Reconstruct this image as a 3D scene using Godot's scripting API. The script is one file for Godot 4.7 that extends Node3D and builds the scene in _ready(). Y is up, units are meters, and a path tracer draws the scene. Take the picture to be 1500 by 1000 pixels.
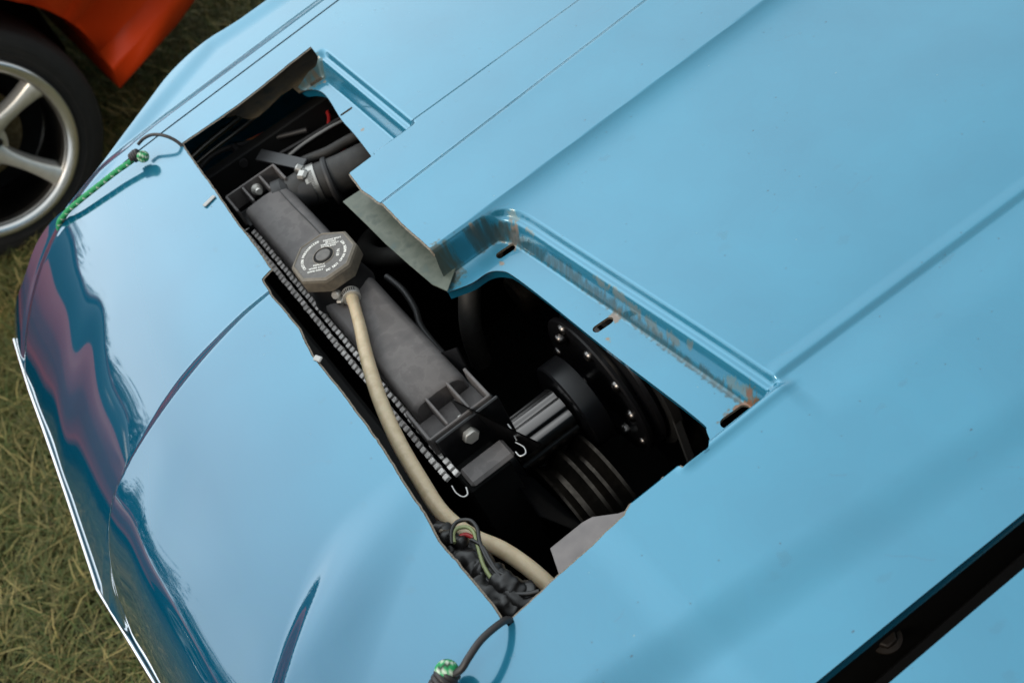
extends Node3D

const BASE := Vector3(0.5, 0.0, -0.85)      # the blue car's own origin, on the ground under its bonnet
var rng := RandomNumberGenerator.new()
var M := {}
var blue: Node3D


func _ready() -> void:
	rng.seed = 11
	camera_and_sky()
	materials()
	ground_and_grass()
	blue = thing("blue_car", "glossy blue classic car with a ragged opening cut through its hood", "car", BASE)
	car_body()
	scoop_details()
	engine_bay()
	radiator()
	pump_and_fan()
	wiring()
	bungee_cords()
	red_car()
	trees()


# ------------------------------------------------------------------ camera, sky, light
func camera_and_sky() -> void:
	var cam := Camera3D.new()
	cam.name = "camera"
	cam.transform = Transform3D(Basis(Vector3(0.7888, -0.30353, 0.53448), Vector3(0.59136, 0.61185, -0.52529), Vector3(-0.16758, 0.73042, 0.66212)).orthonormalized(), Vector3(0, 1.68, 0))
	cam.near = 0.05
	cam.far = 400.0
	add_child(cam)
	var lens := CameraAttributesPhysical.new()
	lens.frustum_focal_length = 40.7
	lens.frustum_focus_distance = 1.12
	lens.frustum_near = 0.05
	lens.frustum_far = 400.0
	lens.exposure_aperture = 8.0
	cam.attributes = lens
	cam.fov = 32.78
	cam.current = true
	var env := Environment.new()
	env.background_mode = Environment.BG_SKY
	var sky := Sky.new()
	var pano := PanoramaSkyMaterial.new()
	pano.panorama = ImageTexture.create_from_image(overcast())
	sky.sky_material = pano
	env.sky = sky
	env.tonemap_mode = Environment.TONE_MAPPER_LINEAR
	env.tonemap_exposure = 1.15
	env.sdfgi_enabled = true
	env.ssao_enabled = true
	env.ssil_enabled = true
	var we := WorldEnvironment.new()
	we.name = "world_environment"
	we.environment = env
	add_child(we)
	var sun := DirectionalLight3D.new()
	sun.name = "veiled_sun"
	sun.light_energy = 0.4
	sun.light_angular_distance = 20.0
	sun.light_color = Color(1.0, 0.93, 0.84)
	sun.shadow_enabled = true
	add_child(sun)
	sun.look_at_from_position(Vector3(-8, 7, 2.5), Vector3.ZERO)


func overcast() -> Image:
	var im := Image.create(512, 256, false, Image.FORMAT_RGBAF)
	var n := FastNoiseLite.new()
	n.seed = 5
	n.frequency = 0.8
	n.fractal_octaves = 4
	var sun := Vector3(-4, 8, -10).normalized()
	for j in 256:
		var e := PI * (0.5 - (j + 0.5) / 256.0)
		for i in 512:
			var a := TAU * (i + 0.5) / 512.0
			var d := Vector3(sin(a) * cos(e), sin(e), -cos(a) * cos(e))
			var c := 0.68
			var ang := rad_to_deg(d.angle_to(sun))
			c *= 1.0 + 2.7 * exp(-(ang / 47.0) * (ang / 47.0))
			var cl := n.get_noise_3d(d.x, d.y * 1.6, d.z)
			c *= 1.0 + 0.16 * cl
			im.set_pixel(i, j, Color(c * 0.91, c, c * 1.045))
	return im


# ------------------------------------------------------------------ helpers
func lin(r: float, g: float, b: float) -> Color:
	return Color(r, g, b).linear_to_srgb()


func mat(key: String, c: Color, rough := 0.5, metal := 0.0, coat := 0.0) -> StandardMaterial3D:
	var m := StandardMaterial3D.new()
	m.resource_name = key
	m.albedo_color = c
	m.roughness = rough
	m.metallic = metal
	if coat > 0.0:
		m.clearcoat_enabled = true
		m.clearcoat = coat
		m.clearcoat_roughness = 0.03
	M[key] = m
	return m


func noise_tex(seed_: int, freq: float, colors: Array, octaves := 4, size := 512, stops := []) -> NoiseTexture2D:
	var t := NoiseTexture2D.new()
	t.width = size
	t.height = size
	t.seamless = true
	var n := FastNoiseLite.new()
	n.seed = seed_
	n.frequency = freq
	n.fractal_octaves = octaves
	t.noise = n
	var g := Gradient.new()
	var offs := PackedFloat32Array()
	var cols := PackedColorArray()
	for i in colors.size():
		offs.append(stops[i] if stops.size() else float(i) / maxf(1.0, colors.size() - 1.0))
		cols.append(colors[i])
	g.offsets = offs
	g.colors = cols
	t.color_ramp = g
	return t


func grained(key: String, rough: float, metal: float, seed_: int, freq: float, colors: Array, scale := 4.0, stops := []) -> StandardMaterial3D:
	var m := mat(key, Color.WHITE, rough, metal)
	m.albedo_texture = noise_tex(seed_, freq, colors, 5, 512, stops)
	m.uv1_triplanar = true
	m.uv1_world_triplanar = true
	m.uv1_scale = Vector3.ONE * scale
	return m


func thing(called: String, label: String, category: String, at := Vector3.ZERO, turn := 0.0, group := "") -> Node3D:
	var o := Node3D.new()
	o.name = called
	o.position = at
	o.rotation.y = turn
	add_child(o, true)
	tag(o, label, category, group)
	return o


func tag(o: Node, label: String, category: String, group := "") -> void:
	o.set_meta("label", label)
	o.set_meta("category", category)
	if group != "":
		o.set_meta("group", group)


func part(parent: Node3D, called: String, mesh: Mesh, m: Material, label := "") -> MeshInstance3D:
	var o := MeshInstance3D.new()
	o.name = called
	o.mesh = mesh
	o.material_override = m
	if parent == blue:
		o.position = -BASE
	parent.add_child(o, true)
	if label != "":
		o.set_meta("label", label)
	return o


func start() -> SurfaceTool:
	var st := SurfaceTool.new()
	st.begin(Mesh.PRIMITIVE_TRIANGLES)
	return st


func done(st: SurfaceTool) -> ArrayMesh:
	st.generate_normals()
	return st.commit()


func tri(st: SurfaceTool, a: Vector3, b: Vector3, c: Vector3) -> void:      # counter-clockwise seen from outside
	st.add_vertex(a)
	st.add_vertex(c)
	st.add_vertex(b)


func quad(st: SurfaceTool, a: Vector3, b: Vector3, c: Vector3, d: Vector3) -> void:
	tri(st, a, b, c)
	tri(st, a, c, d)


func box(st: SurfaceTool, xf: Transform3D, size: Vector3, c := 0.001) -> void:      # a box with chamfered edges
	st.set_smooth_group(-1)
	var h := size * 0.5
	c = minf(c, minf(h.x, minf(h.y, h.z)) * 0.9)
	for n in 3:
		for s in [-1.0, 1.0]:
			var q := [_corner(xf, h, c, n, s, -1, -1), _corner(xf, h, c, n, s, 1, -1), _corner(xf, h, c, n, s, 1, 1), _corner(xf, h, c, n, s, -1, 1)]
			if s > 0:
				quad(st, q[0], q[1], q[2], q[3])
			else:
				quad(st, q[3], q[2], q[1], q[0])
		var u := (n + 1) % 3
		var v := (n + 2) % 3
		for a in [-1.0, 1.0]:                 # edges parallel to axis n, between faces u and v
			for b in [-1.0, 1.0]:
				# on face u (sign a) the (v, n) coordinates are (b, +-1); on face v (sign b) the (n, u) ones (+-1, a)
				var p0 := _corner(xf, h, c, u, a, b, -1)
				var p1 := _corner(xf, h, c, u, a, b, 1)
				var r0 := _corner(xf, h, c, v, b, -1, a)
				var r1 := _corner(xf, h, c, v, b, 1, a)
				if a * b > 0:
					quad(st, p0, r0, r1, p1)
				else:
					quad(st, p1, r1, r0, p0)
	for a in [-1.0, 1.0]:
		for b in [-1.0, 1.0]:
			for d in [-1.0, 1.0]:
				var p := _corner(xf, h, c, 0, a, b, d)
				var q2 := _corner(xf, h, c, 1, b, d, a)
				var r := _corner(xf, h, c, 2, d, a, b)
				if a * b * d > 0:
					tri(st, p, q2, r)
				else:
					tri(st, p, r, q2)


func _corner(xf: Transform3D, h: Vector3, c: float, n: int, s: float, u: float, v: float) -> Vector3:
	var p := Vector3.ZERO
	p[n] = s * h[n]
	p[(n + 1) % 3] = u * (h[(n + 1) % 3] - c)
	p[(n + 2) % 3] = v * (h[(n + 2) % 3] - c)
	return xf * p


func box_at(center: Vector3, size: Vector3, c := 0.001, turn := Vector3.ZERO) -> ArrayMesh:
	var st := start()
	box(st, Transform3D(Basis.from_euler(turn), center), size, c)
	return done(st)


func curve(pts: PackedVector3Array, steps := 6) -> PackedVector3Array:      # Catmull-Rom through the points
	var out := PackedVector3Array()
	for i in pts.size() - 1:
		var p0 := pts[maxi(0, i - 1)]
		var p3 := pts[mini(pts.size() - 1, i + 2)]
		for k in steps:
			out.append(pts[i].cubic_interpolate(pts[i + 1], p0, p3, float(k) / steps))
	out.append(pts[pts.size() - 1])
	return out


func tube(st: SurfaceTool, pts: PackedVector3Array, radius: Variant, sides := 12, caps := true, ridge := 0.0) -> void:
	var rings := []
	var up := Vector3.UP
	for i in pts.size():
		var t := (pts[mini(i + 1, pts.size() - 1)] - pts[maxi(i - 1, 0)]).normalized()
		if i == 0 and absf(t.dot(up)) > 0.9:
			up = Vector3.RIGHT
		var side := t.cross(up).normalized()
		up = side.cross(t).normalized()
		var r: float = radius if radius is float else radius[mini(i, radius.size() - 1)]
		if ridge > 0.0 and i % 2 == 1:
			r *= 1.0 - ridge
		var ring := PackedVector3Array()
		for k in sides:
			var a := TAU * k / sides
			ring.append(pts[i] + (side * cos(a) + up * sin(a)) * r)
		rings.append(ring)
	st.set_smooth_group(0)
	for i in rings.size() - 1:
		for k in sides:
			var k2 := (k + 1) % sides
			quad(st, rings[i][k], rings[i][k2], rings[i + 1][k2], rings[i + 1][k])
	if caps:
		st.set_smooth_group(-1)
		for k in range(1, sides - 1):
			tri(st, rings[0][0], rings[0][k + 1], rings[0][k])
			var e: PackedVector3Array = rings[rings.size() - 1]
			tri(st, e[0], e[k], e[k + 1])


func tube_mesh(pts: PackedVector3Array, radius: Variant, sides := 12, steps := 6, ridge := 0.0) -> ArrayMesh:
	var st := start()
	tube(st, curve(pts, steps) if steps > 0 else pts, radius, sides, true, ridge)
	return done(st)


func lathe(st: SurfaceTool, xf: Transform3D, prof: Array, sides := 32, smooth := false) -> void:      # prof: Vector2(radius, height), from bottom to top outside
	var group := 1
	for i in prof.size() - 1:
		st.set_smooth_group(0 if smooth else group)
		group += 1
		var a: Vector2 = prof[i]
		var b: Vector2 = prof[i + 1]
		for k in sides:
			var t0 := TAU * k / sides
			var t1 := TAU * (k + 1) / sides
			var p := [xf * Vector3(a.x * cos(t0), a.y, a.x * sin(t0)), xf * Vector3(a.x * cos(t1), a.y, a.x * sin(t1)), xf * Vector3(b.x * cos(t1), b.y, b.x * sin(t1)), xf * Vector3(b.x * cos(t0), b.y, b.x * sin(t0))]
			if a.x > 1e-6:
				tri(st, p[0], p[2], p[1])
			if b.x > 1e-6:
				tri(st, p[0], p[3], p[2])


func lathe_mesh(xf: Transform3D, prof: Array, sides := 32, smooth := false) -> ArrayMesh:
	var st := start()
	lathe(st, xf, prof, sides, smooth)
	return done(st)


func along(at: Vector3, dir: Vector3) -> Transform3D:      # local y points along dir
	var y := dir.normalized()
	var x := y.cross(Vector3.UP if absf(y.y) < 0.9 else Vector3.RIGHT).normalized()
	return Transform3D(Basis(x, y, x.cross(y)), at)


func plate(outline: PackedVector3Array, thick: float) -> ArrayMesh:      # a flat sheet, top face on the outline
	var flat := PackedVector2Array()
	for p in outline:
		flat.append(Vector2(p.x, p.z))
	var idx := Geometry2D.triangulate_polygon(flat)
	var st := start()
	st.set_smooth_group(-1)
	var d := Vector3(0, -thick, 0)
	for i in range(0, idx.size(), 3):
		var a := outline[idx[i]]
		var b := outline[idx[i + 1]]
		var c := outline[idx[i + 2]]
		if (b - a).cross(c - a).y < 0.0:
			var s := b
			b = c
			c = s
		tri(st, a, b, c)
		tri(st, a + d, c + d, b + d)
	var cw := Geometry2D.is_polygon_clockwise(flat)
	for i in outline.size():
		var a2 := outline[i]
		var b2 := outline[(i + 1) % outline.size()]
		if cw:
			quad(st, a2 + d, b2 + d, b2, a2)
		else:
			quad(st, b2 + d, a2 + d, a2, b2)
	return done(st)


# ------------------------------------------------------------------ materials
func materials() -> void:
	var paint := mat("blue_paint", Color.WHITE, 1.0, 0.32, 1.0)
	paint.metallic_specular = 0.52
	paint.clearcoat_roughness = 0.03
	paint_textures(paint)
	grained("black_plastic", 0.55, 0.0, 3, 0.02, [lin(0.010, 0.010, 0.011), lin(0.022, 0.020, 0.020)], 5.0)
	grained("dusty_plastic", 0.62, 0.0, 4, 0.012, [lin(0.065, 0.058, 0.057), lin(0.085, 0.076, 0.074), lin(0.09, 0.080, 0.078), lin(0.108, 0.097, 0.094), lin(0.085, 0.076, 0.074)], 5.0, [0.0, 0.42, 0.5, 0.53, 1.0])
	mat("bay_black", lin(0.005, 0.005, 0.005), 0.7).metallic_specular = 0.35
	mat("black_paint", lin(0.006, 0.006, 0.007), 0.32)
	mat("rubber", lin(0.012, 0.012, 0.012), 0.55)
	grained("hose_rubber", 0.6, 0.0, 8, 0.03, [lin(0.014, 0.013, 0.012), lin(0.03, 0.027, 0.024)], 6.0)
	grained("tyre_rubber", 0.75, 0.0, 9, 0.02, [lin(0.007, 0.0065, 0.006), lin(0.016, 0.0145, 0.013)], 2.0)
	mat("steel", lin(0.35, 0.34, 0.33), 0.3, 1.0)
	mat("zinc", lin(0.36, 0.35, 0.33), 0.36, 0.9)
	mat("zinc_bright", lin(0.62, 0.60, 0.56), 0.4, 0.6)
	mat("dark_steel", lin(0.16, 0.15, 0.14), 0.3, 1.0)
	grained("worn_steel", 0.35, 0.9, 12, 0.03, [lin(0.02, 0.017, 0.014), lin(0.07, 0.06, 0.05)], 6.0)
	mat("spacer_metal", lin(0.16, 0.15, 0.145), 0.28, 1.0)
	grained("crimp_metal", 0.42, 0.3, 13, 0.05, [lin(0.45, 0.42, 0.40), lin(0.8, 0.76, 0.73)], 8.0)
	mat("chrome", lin(0.62, 0.63, 0.64), 0.15, 1.0)
	grained("aged_hose", 0.42, 0.0, 15, 0.02, [lin(0.38, 0.29, 0.17), lin(0.52, 0.42, 0.28), lin(0.43, 0.335, 0.205)], 5.0)
	M.aged_hose.subsurf_scatter_enabled = true
	M.aged_hose.subsurf_scatter_strength = 0.15
	grained("cap_plastic", 0.5, 0.0, 16, 0.03, [lin(0.10, 0.088, 0.07), lin(0.20, 0.165, 0.125)], 9.0)
	grained("cap_face", 0.55, 0.0, 17, 0.03, [lin(0.07, 0.065, 0.06), lin(0.12, 0.11, 0.102)], 9.0)
	mat("cap_print", lin(0.75, 0.74, 0.70), 0.6)
	grained("inner_sheet", 0.5, 0.15, 18, 0.015, [lin(0.05, 0.065, 0.053), lin(0.11, 0.125, 0.10), lin(0.08, 0.095, 0.075), lin(0.06, 0.09, 0.085)], 4.0)
	grained("tan_sheet", 0.5, 0.2, 19, 0.012, [lin(0.02, 0.02, 0.018), lin(0.08, 0.06, 0.033), lin(0.045, 0.042, 0.035)], 5.0)
	grained("grey_sheet", 0.5, 0.1, 20, 0.02, [lin(0.11, 0.10, 0.10), lin(0.16, 0.145, 0.142)], 4.0)
	grained("cut_metal", 0.6, 0.3, 21, 0.08, [lin(0.03, 0.02, 0.013), lin(0.10, 0.08, 0.06), lin(0.26, 0.22, 0.17), lin(0.05, 0.04, 0.03)], 12.0)
	mat("dirty_bolt", lin(0.02, 0.014, 0.01), 0.6, 0.2)
	mat("inner_primer", lin(0.035, 0.037, 0.034), 0.7)
	mat("red_wire", lin(0.35, 0.02, 0.02), 0.45)
	mat("orange_wire", lin(0.35, 0.12, 0.03), 0.45)
	mat("green_wire", lin(0.22, 0.25, 0.11), 0.45)
	grained("tape", 0.38, 0.0, 23, 0.02, [lin(0.007, 0.0065, 0.0065), lin(0.018, 0.016, 0.015)], 8.0)
	mat("white_plastic", lin(0.36, 0.36, 0.35), 0.5)
	mat("coated_wire", lin(0.02, 0.017, 0.017), 0.45)
	var cord := mat("green_cord", Color.WHITE, 0.7)
	cord.vertex_color_use_as_albedo = true
	var red := mat("red_paint", lin(0.52, 0.042, 0.006), 0.3, 0.0)
	red.metallic_specular = 0.35
	mat("dark_glass", lin(0.01, 0.012, 0.014), 0.05)
	grained("alloy", 0.38, 0.7, 25, 0.03, [lin(0.66, 0.64, 0.59), lin(0.80, 0.78, 0.73)], 3.0)
	mat("polished_alloy", lin(0.86, 0.84, 0.82), 0.24, 0.9)
	grained("brake_disc", 0.5, 0.8, 26, 0.03, [lin(0.12, 0.09, 0.05), lin(0.26, 0.21, 0.13)], 4.0)
	grained("bark", 0.9, 0.0, 27, 0.03, [lin(0.03, 0.022, 0.015), lin(0.09, 0.07, 0.05)], 1.0)
	var leaf := mat("leaves", Color.WHITE, 0.6)
	leaf.vertex_color_use_as_albedo = true
	leaf.backlight_enabled = true
	leaf.backlight = lin(0.10, 0.16, 0.03)
	var blade := mat("grass_blades", Color.WHITE, 0.7)
	blade.vertex_color_use_as_albedo = true
	grained("turf", 0.95, 0.0, 28, 0.03, [lin(0.007, 0.008, 0.003), lin(0.018, 0.019, 0.006), lin(0.035, 0.029, 0.012), lin(0.012, 0.011, 0.005)], 1.7)


const TEX := Rect2(-0.36, -1.62, 1.40, 1.55)
func paint_textures(m: StandardMaterial3D) -> void:
	var w := 1260
	var h := 1395
	var px := w / TEX.size.x
	var col := Image.create(w, h, false, Image.FORMAT_RGBA8)
	var orm := Image.create(w, h, false, Image.FORMAT_RGBA8)
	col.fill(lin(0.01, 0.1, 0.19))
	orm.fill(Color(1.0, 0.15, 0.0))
	var n := FastNoiseLite.new()
	n.seed = 3
	n.frequency = 0.006
	n.fractal_octaves = 4
	var nf := FastNoiseLite.new()
	nf.seed = 8
	nf.frequency = 0.09
	nf.fractal_octaves = 3
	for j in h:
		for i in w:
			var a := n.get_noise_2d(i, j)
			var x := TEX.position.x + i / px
			var paler := smoothstep(-0.16, 0.14, x) * (0.93 + 0.14 * a)      # paler and rougher towards the top, deeper blue and glossier at the nose
			col.set_pixel(i, j, lin(0.002 + 0.028 * paler, 0.094 + 0.112 * paler + 0.006 * a, 0.172 + 0.148 * paler + 0.008 * a))
			orm.set_pixel(i, j, Color(1.0, clampf(0.06 + 0.16 * paler + 0.015 * a, 0.03, 1.0), 0.0))
	# specks, stone chips and fine scratches
	var r := RandomNumberGenerator.new()
	r.seed = 4
	for k in 520:
		var p := Vector2i(r.randi_range(300, w - 3), r.randi_range(60, h - 60))
		var dark := r.randf() < 0.8
		var c := lin(0.02, 0.06, 0.09) if dark else lin(0.20, 0.27, 0.30)
		col.set_pixelv(p, col.get_pixelv(p).lerp(c, r.randf_range(0.25, 0.9)))
		orm.set_pixelv(p, Color(1.0, 0.8, 0.1))
		if r.randf() < 0.12:
			col.set_pixelv(p + Vector2i(1, 0), c)
	for k in 70:
		var p := Vector2(r.randf_range(-0.05, 0.95), r.randf_range(-1.4, -0.2))
		blot(col, orm, nf, p, Vector2(r.randf_range(2, 8), r.randf_range(2, 6)), lin(0.03, 0.12, 0.18), px, r.randf_range(0.05, 0.2))
	for k in 60:
		var p := Vector2(r.randf_range(250, w - 40), r.randf_range(80, h - 80))
		var d := Vector2.from_angle(r.randf_range(-0.5, 0.9))
		for s in r.randi_range(8, 34):
			var q := Vector2i(p + d * s + Vector2(0, sin(s * 0.3)))
			if q.x > 2 and q.y > 2 and q.x < w - 3 and q.y < h - 3:
				col.set_pixelv(q, col.get_pixelv(q).lerp(lin(0.05, 0.13, 0.20), 0.25))
	# worn-through and rusty places: centre (x, z), half sizes, colour
	var primer := lin(0.21, 0.16, 0.13)
	var rust := lin(0.11, 0.05, 0.03)
	var filler := lin(0.20, 0.21, 0.19)
	var drab := lin(0.045, 0.06, 0.05)
	var spots := PackedVector2Array([Vector2(0.2814, -0.8713), Vector2(0.2814, -0.8432), Vector2(0.2894, -0.7278), Vector2(0.2913, -0.7023), Vector2(0.2915, -0.6769), Vector2(0.2917, -0.6523), Vector2(0.2943, -0.6245), Vector2(0.2982, -0.603), Vector2(0.2987, -0.5501), Vector2(0.3005, -0.5323)])
	var sizes := [Vector2(5, 7), Vector2(2, 8), Vector2(2.2, 14), Vector2(2.6, 16), Vector2(2.6, 15), Vector2(2.4, 17), Vector2(2.2, 12), Vector2(3, 4), Vector2(3, 9), Vector2(3.4, 12)]
	var tints := [filler, primer, primer, primer, primer, primer, primer, primer, filler, filler]
	for k in spots.size():
		blot(col, orm, nf, spots[k], sizes[k], tints[k], px, 0.62)
	var rings := PackedVector2Array([Vector2(0.2599, -0.8638), Vector2(0.2695, -0.7005), Vector2(0.2814, -0.5259)])
	blot(col, orm, nf, rings[0] + Vector2(0.010, 0.0), Vector2(10, 8), primer, px)
	blot(col, orm, nf, rings[1] + Vector2(0.009, 0.001), Vector2(9, 7), primer, px)
	blot(col, orm, nf, rings[2] + Vector2(0.004, 0.0), Vector2(19, 10), rust, px)
	blot(col, orm, nf, rings[2] + Vector2(0.010, 0.0), Vector2(14, 9), lin(0.19, 0.08, 0.035), px)
	for p in PackedVector2Array([Vector2(0.2574, -0.6821), Vector2(0.2439, -0.8538), Vector2(0.2407, -0.8878), Vector2(0.2644, -1.3297), Vector2(0.2606, -1.3453), Vector2(0.2491, -1.1884)]):
		blot(col, orm, nf, p, Vector2(3, 4), primer, px)
	# grime lying in the fold at the foot of the scoop walls
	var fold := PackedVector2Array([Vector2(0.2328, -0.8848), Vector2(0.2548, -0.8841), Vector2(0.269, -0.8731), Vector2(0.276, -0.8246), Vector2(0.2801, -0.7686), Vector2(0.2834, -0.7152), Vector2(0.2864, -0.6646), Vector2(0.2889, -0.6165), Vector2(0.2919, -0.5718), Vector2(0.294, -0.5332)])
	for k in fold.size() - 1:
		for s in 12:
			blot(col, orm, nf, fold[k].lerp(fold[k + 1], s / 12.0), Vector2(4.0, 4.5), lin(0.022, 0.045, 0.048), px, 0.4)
	for p in PackedVector2Array([Vector2(0.1942, -0.8833), Vector2(0.193, -0.8814), Vector2(0.19, -0.8824), Vector2(0.2002, -0.8814), Vector2(0.1906, -0.877)]):
		blot(col, orm, nf, p, Vector2(13, 13), drab, px, 0.5)
	for p in PackedVector2Array([Vector2(0.2383, -1.3452), Vector2(0.2524, -1.3456), Vector2(0.266, -1.3468)]):
		blot(col, orm, nf, p, Vector2(14, 14), lin(0.09, 0.075, 0.05), px, 0.6)
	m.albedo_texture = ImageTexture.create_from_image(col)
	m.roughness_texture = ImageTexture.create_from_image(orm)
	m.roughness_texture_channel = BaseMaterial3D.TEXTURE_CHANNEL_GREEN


func blot(col: Image, orm: Image, n: FastNoiseLite, at: Vector2, half: Vector2, c: Color, px: float, most := 1.0) -> void:
	var o := (at - TEX.position) * px
	var s := half * px / 1000.0
	for j in range(int(o.y - s.y * 1.4), int(o.y + s.y * 1.4) + 1):
		for i in range(int(o.x - s.x * 1.4), int(o.x + s.x * 1.4) + 1):
			if i < 0 or j < 0 or i >= col.get_width() or j >= col.get_height():
				continue
			var d := Vector2((i - o.x) / s.x, (j - o.y) / s.y).length() + 0.7 * n.get_noise_2d(i * 1.7, j * 1.7)
			var a := (1.0 - smoothstep(0.62, 1.05, d)) * most
			if a > 0.0:
				col.set_pixel(i, j, col.get_pixel(i, j).lerp(c, a))
				orm.set_pixel(i, j, orm.get_pixel(i, j).lerp(Color(1.0, 0.7, 0.0), a))


# ------------------------------------------------------------------ the blue car's sheet metal
func hood_height(x: float, z: float) -> float:
	var corner := maxf(0.0, -(z + 1.43))
	var zc := -0.99 - 0.06 * maxf(x, 0.0) + 0.14 * maxf(-x, 0.0)
	var hw := 0.007 + 0.012 * smoothstep(0.05, -0.18, x)
	var near := smoothstep(zc - hw, zc + hw, z)
	var xs := x - 0.03 * absf(z + 0.99) - 1.0 * corner * corner
	var t := maxf(0.0, 0.06 - xs)
	var y := 0.88 - (1.0 - near) * (0.45 * t * t + 2.65 * t * t * t) - near * (0.3 * t * t + 5.7 * t * t * t * t + 6.0 * maxf(0.0, t - 0.27) * maxf(0.0, t - 0.27)) - 0.012 * ((z + 0.9) / 0.6) * ((z + 0.9) / 0.6)
	var only := smoothstep(0.10, 0.14, x)
	y += (0.0048 - 0.003 * smoothstep(0.08, -0.1, x)) * near + 0.002 * near * exp(-maxf(0.0, z - zc) / 0.03) * smoothstep(0.1, 0.2, x)
	y += 0.0025 * only * smoothstep(-0.004, 0.004, z + 1.10 + 0.03 * (x - 0.29))
	y -= 0.010 * only * (1.0 - exp(-maxf(0.0, z + 0.893 + 0.02 * (x - 0.29)) / 0.012))
	y += 0.010 * only * smoothstep(-0.84, -0.53, z)
	var zl := -0.514 + 0.04 * (x - 0.32)
	y += smoothstep(0.312, 0.330, x) * (0.0010 * smoothstep(zl - 0.014, zl - 0.001, z) - 0.0040 * smoothstep(zl - 0.001, zl + 0.006, z) + 0.0030 * smoothstep(zl + 0.005, zl + 0.07, z))
	var zs := -0.386 + 0.12 * (x - 0.1)
	y -= (0.006 + 0.003 * smoothstep(0.3, 0.05, x)) * smoothstep(zs - 0.022, zs + 0.026, z)
	var xl := -0.062 - 1.45 * (z + 0.669)
	y += 0.0125 * smoothstep(-0.685, -0.585, z) * (smoothstep(-0.024, 0.024, x - xl) - smoothstep(0.02, 0.16, x - xl))
	y += 0.0013 * smoothstep(0.14, 0.26, t) * sin(34.0 * x + 9.0 * z + 1.2 * sin(21.0 * z)) * sin(19.0 * z + 2.0)
	var zf := -1.423 - 0.1 * x
	var zo := -1.474 - 0.52 * clampf(x - 0.02, -0.06, 0.17)
	y -= lerpf(0.010, 0.005, clampf((x + 0.1) / 0.4, 0.0, 1.0)) * smoothstep(0.0, 0.028, zf - z) - 0.005 * smoothstep(0.0, 0.04, zo + 0.04 - z)
	# the two stamped recesses behind the opening
	var dr := 0.289 + 0.082 * (z + 0.894) - x - 0.020 * exp(-maxf(0.0, z + 0.886) / 0.010)
	var wall := 0.22 * smoothstep(-0.002, 0.006, dr) + 0.78 * smoothstep(0.009, 0.024, dr)
	var side := smoothstep(-0.889, -0.880, z) * (1.0 - smoothstep(-0.512, -0.503, z + 0.0 * x))
	y -= 0.032 * wall * side * only
	var df := 0.289 - x
	var wallf := 0.22 * smoothstep(-0.002, 0.006, df) + 0.78 * smoothstep(0.009, 0.023, df)
	y -= 0.030 * only * wallf * (1.0 - smoothstep(-1.098, -1.090, z)) * smoothstep(-1.354, -1.340, z)
	y += 0.0022 * smoothstep(0.20, 0.215, x) * smoothstep(0.335, 0.315, x) * exp(-((z + 0.499) / 0.004) * ((z + 0.499) / 0.004))
	return y



func ticks(marks: Array) -> PackedFloat32Array:      # [from, step, until, step, until, ...]
	var out := PackedFloat32Array()
	var v: float = marks[0]
	for i in range(1, marks.size(), 2):
		var until: float = marks[i + 1]
		var count := maxi(1, roundi((until - v) / float(marks[i])))
		for k in count:
			out.append(lerpf(v, until, float(k) / count))
		v = until
	out.append(v)
	return out


func normal_at(x: float, z: float) -> Vector3:
	var e := 0.0006
	return Vector3(hood_height(x - e, z) - hood_height(x + e, z), 2.0 * e, hood_height(x, z - e) - hood_height(x, z + e)).normalized()


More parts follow.
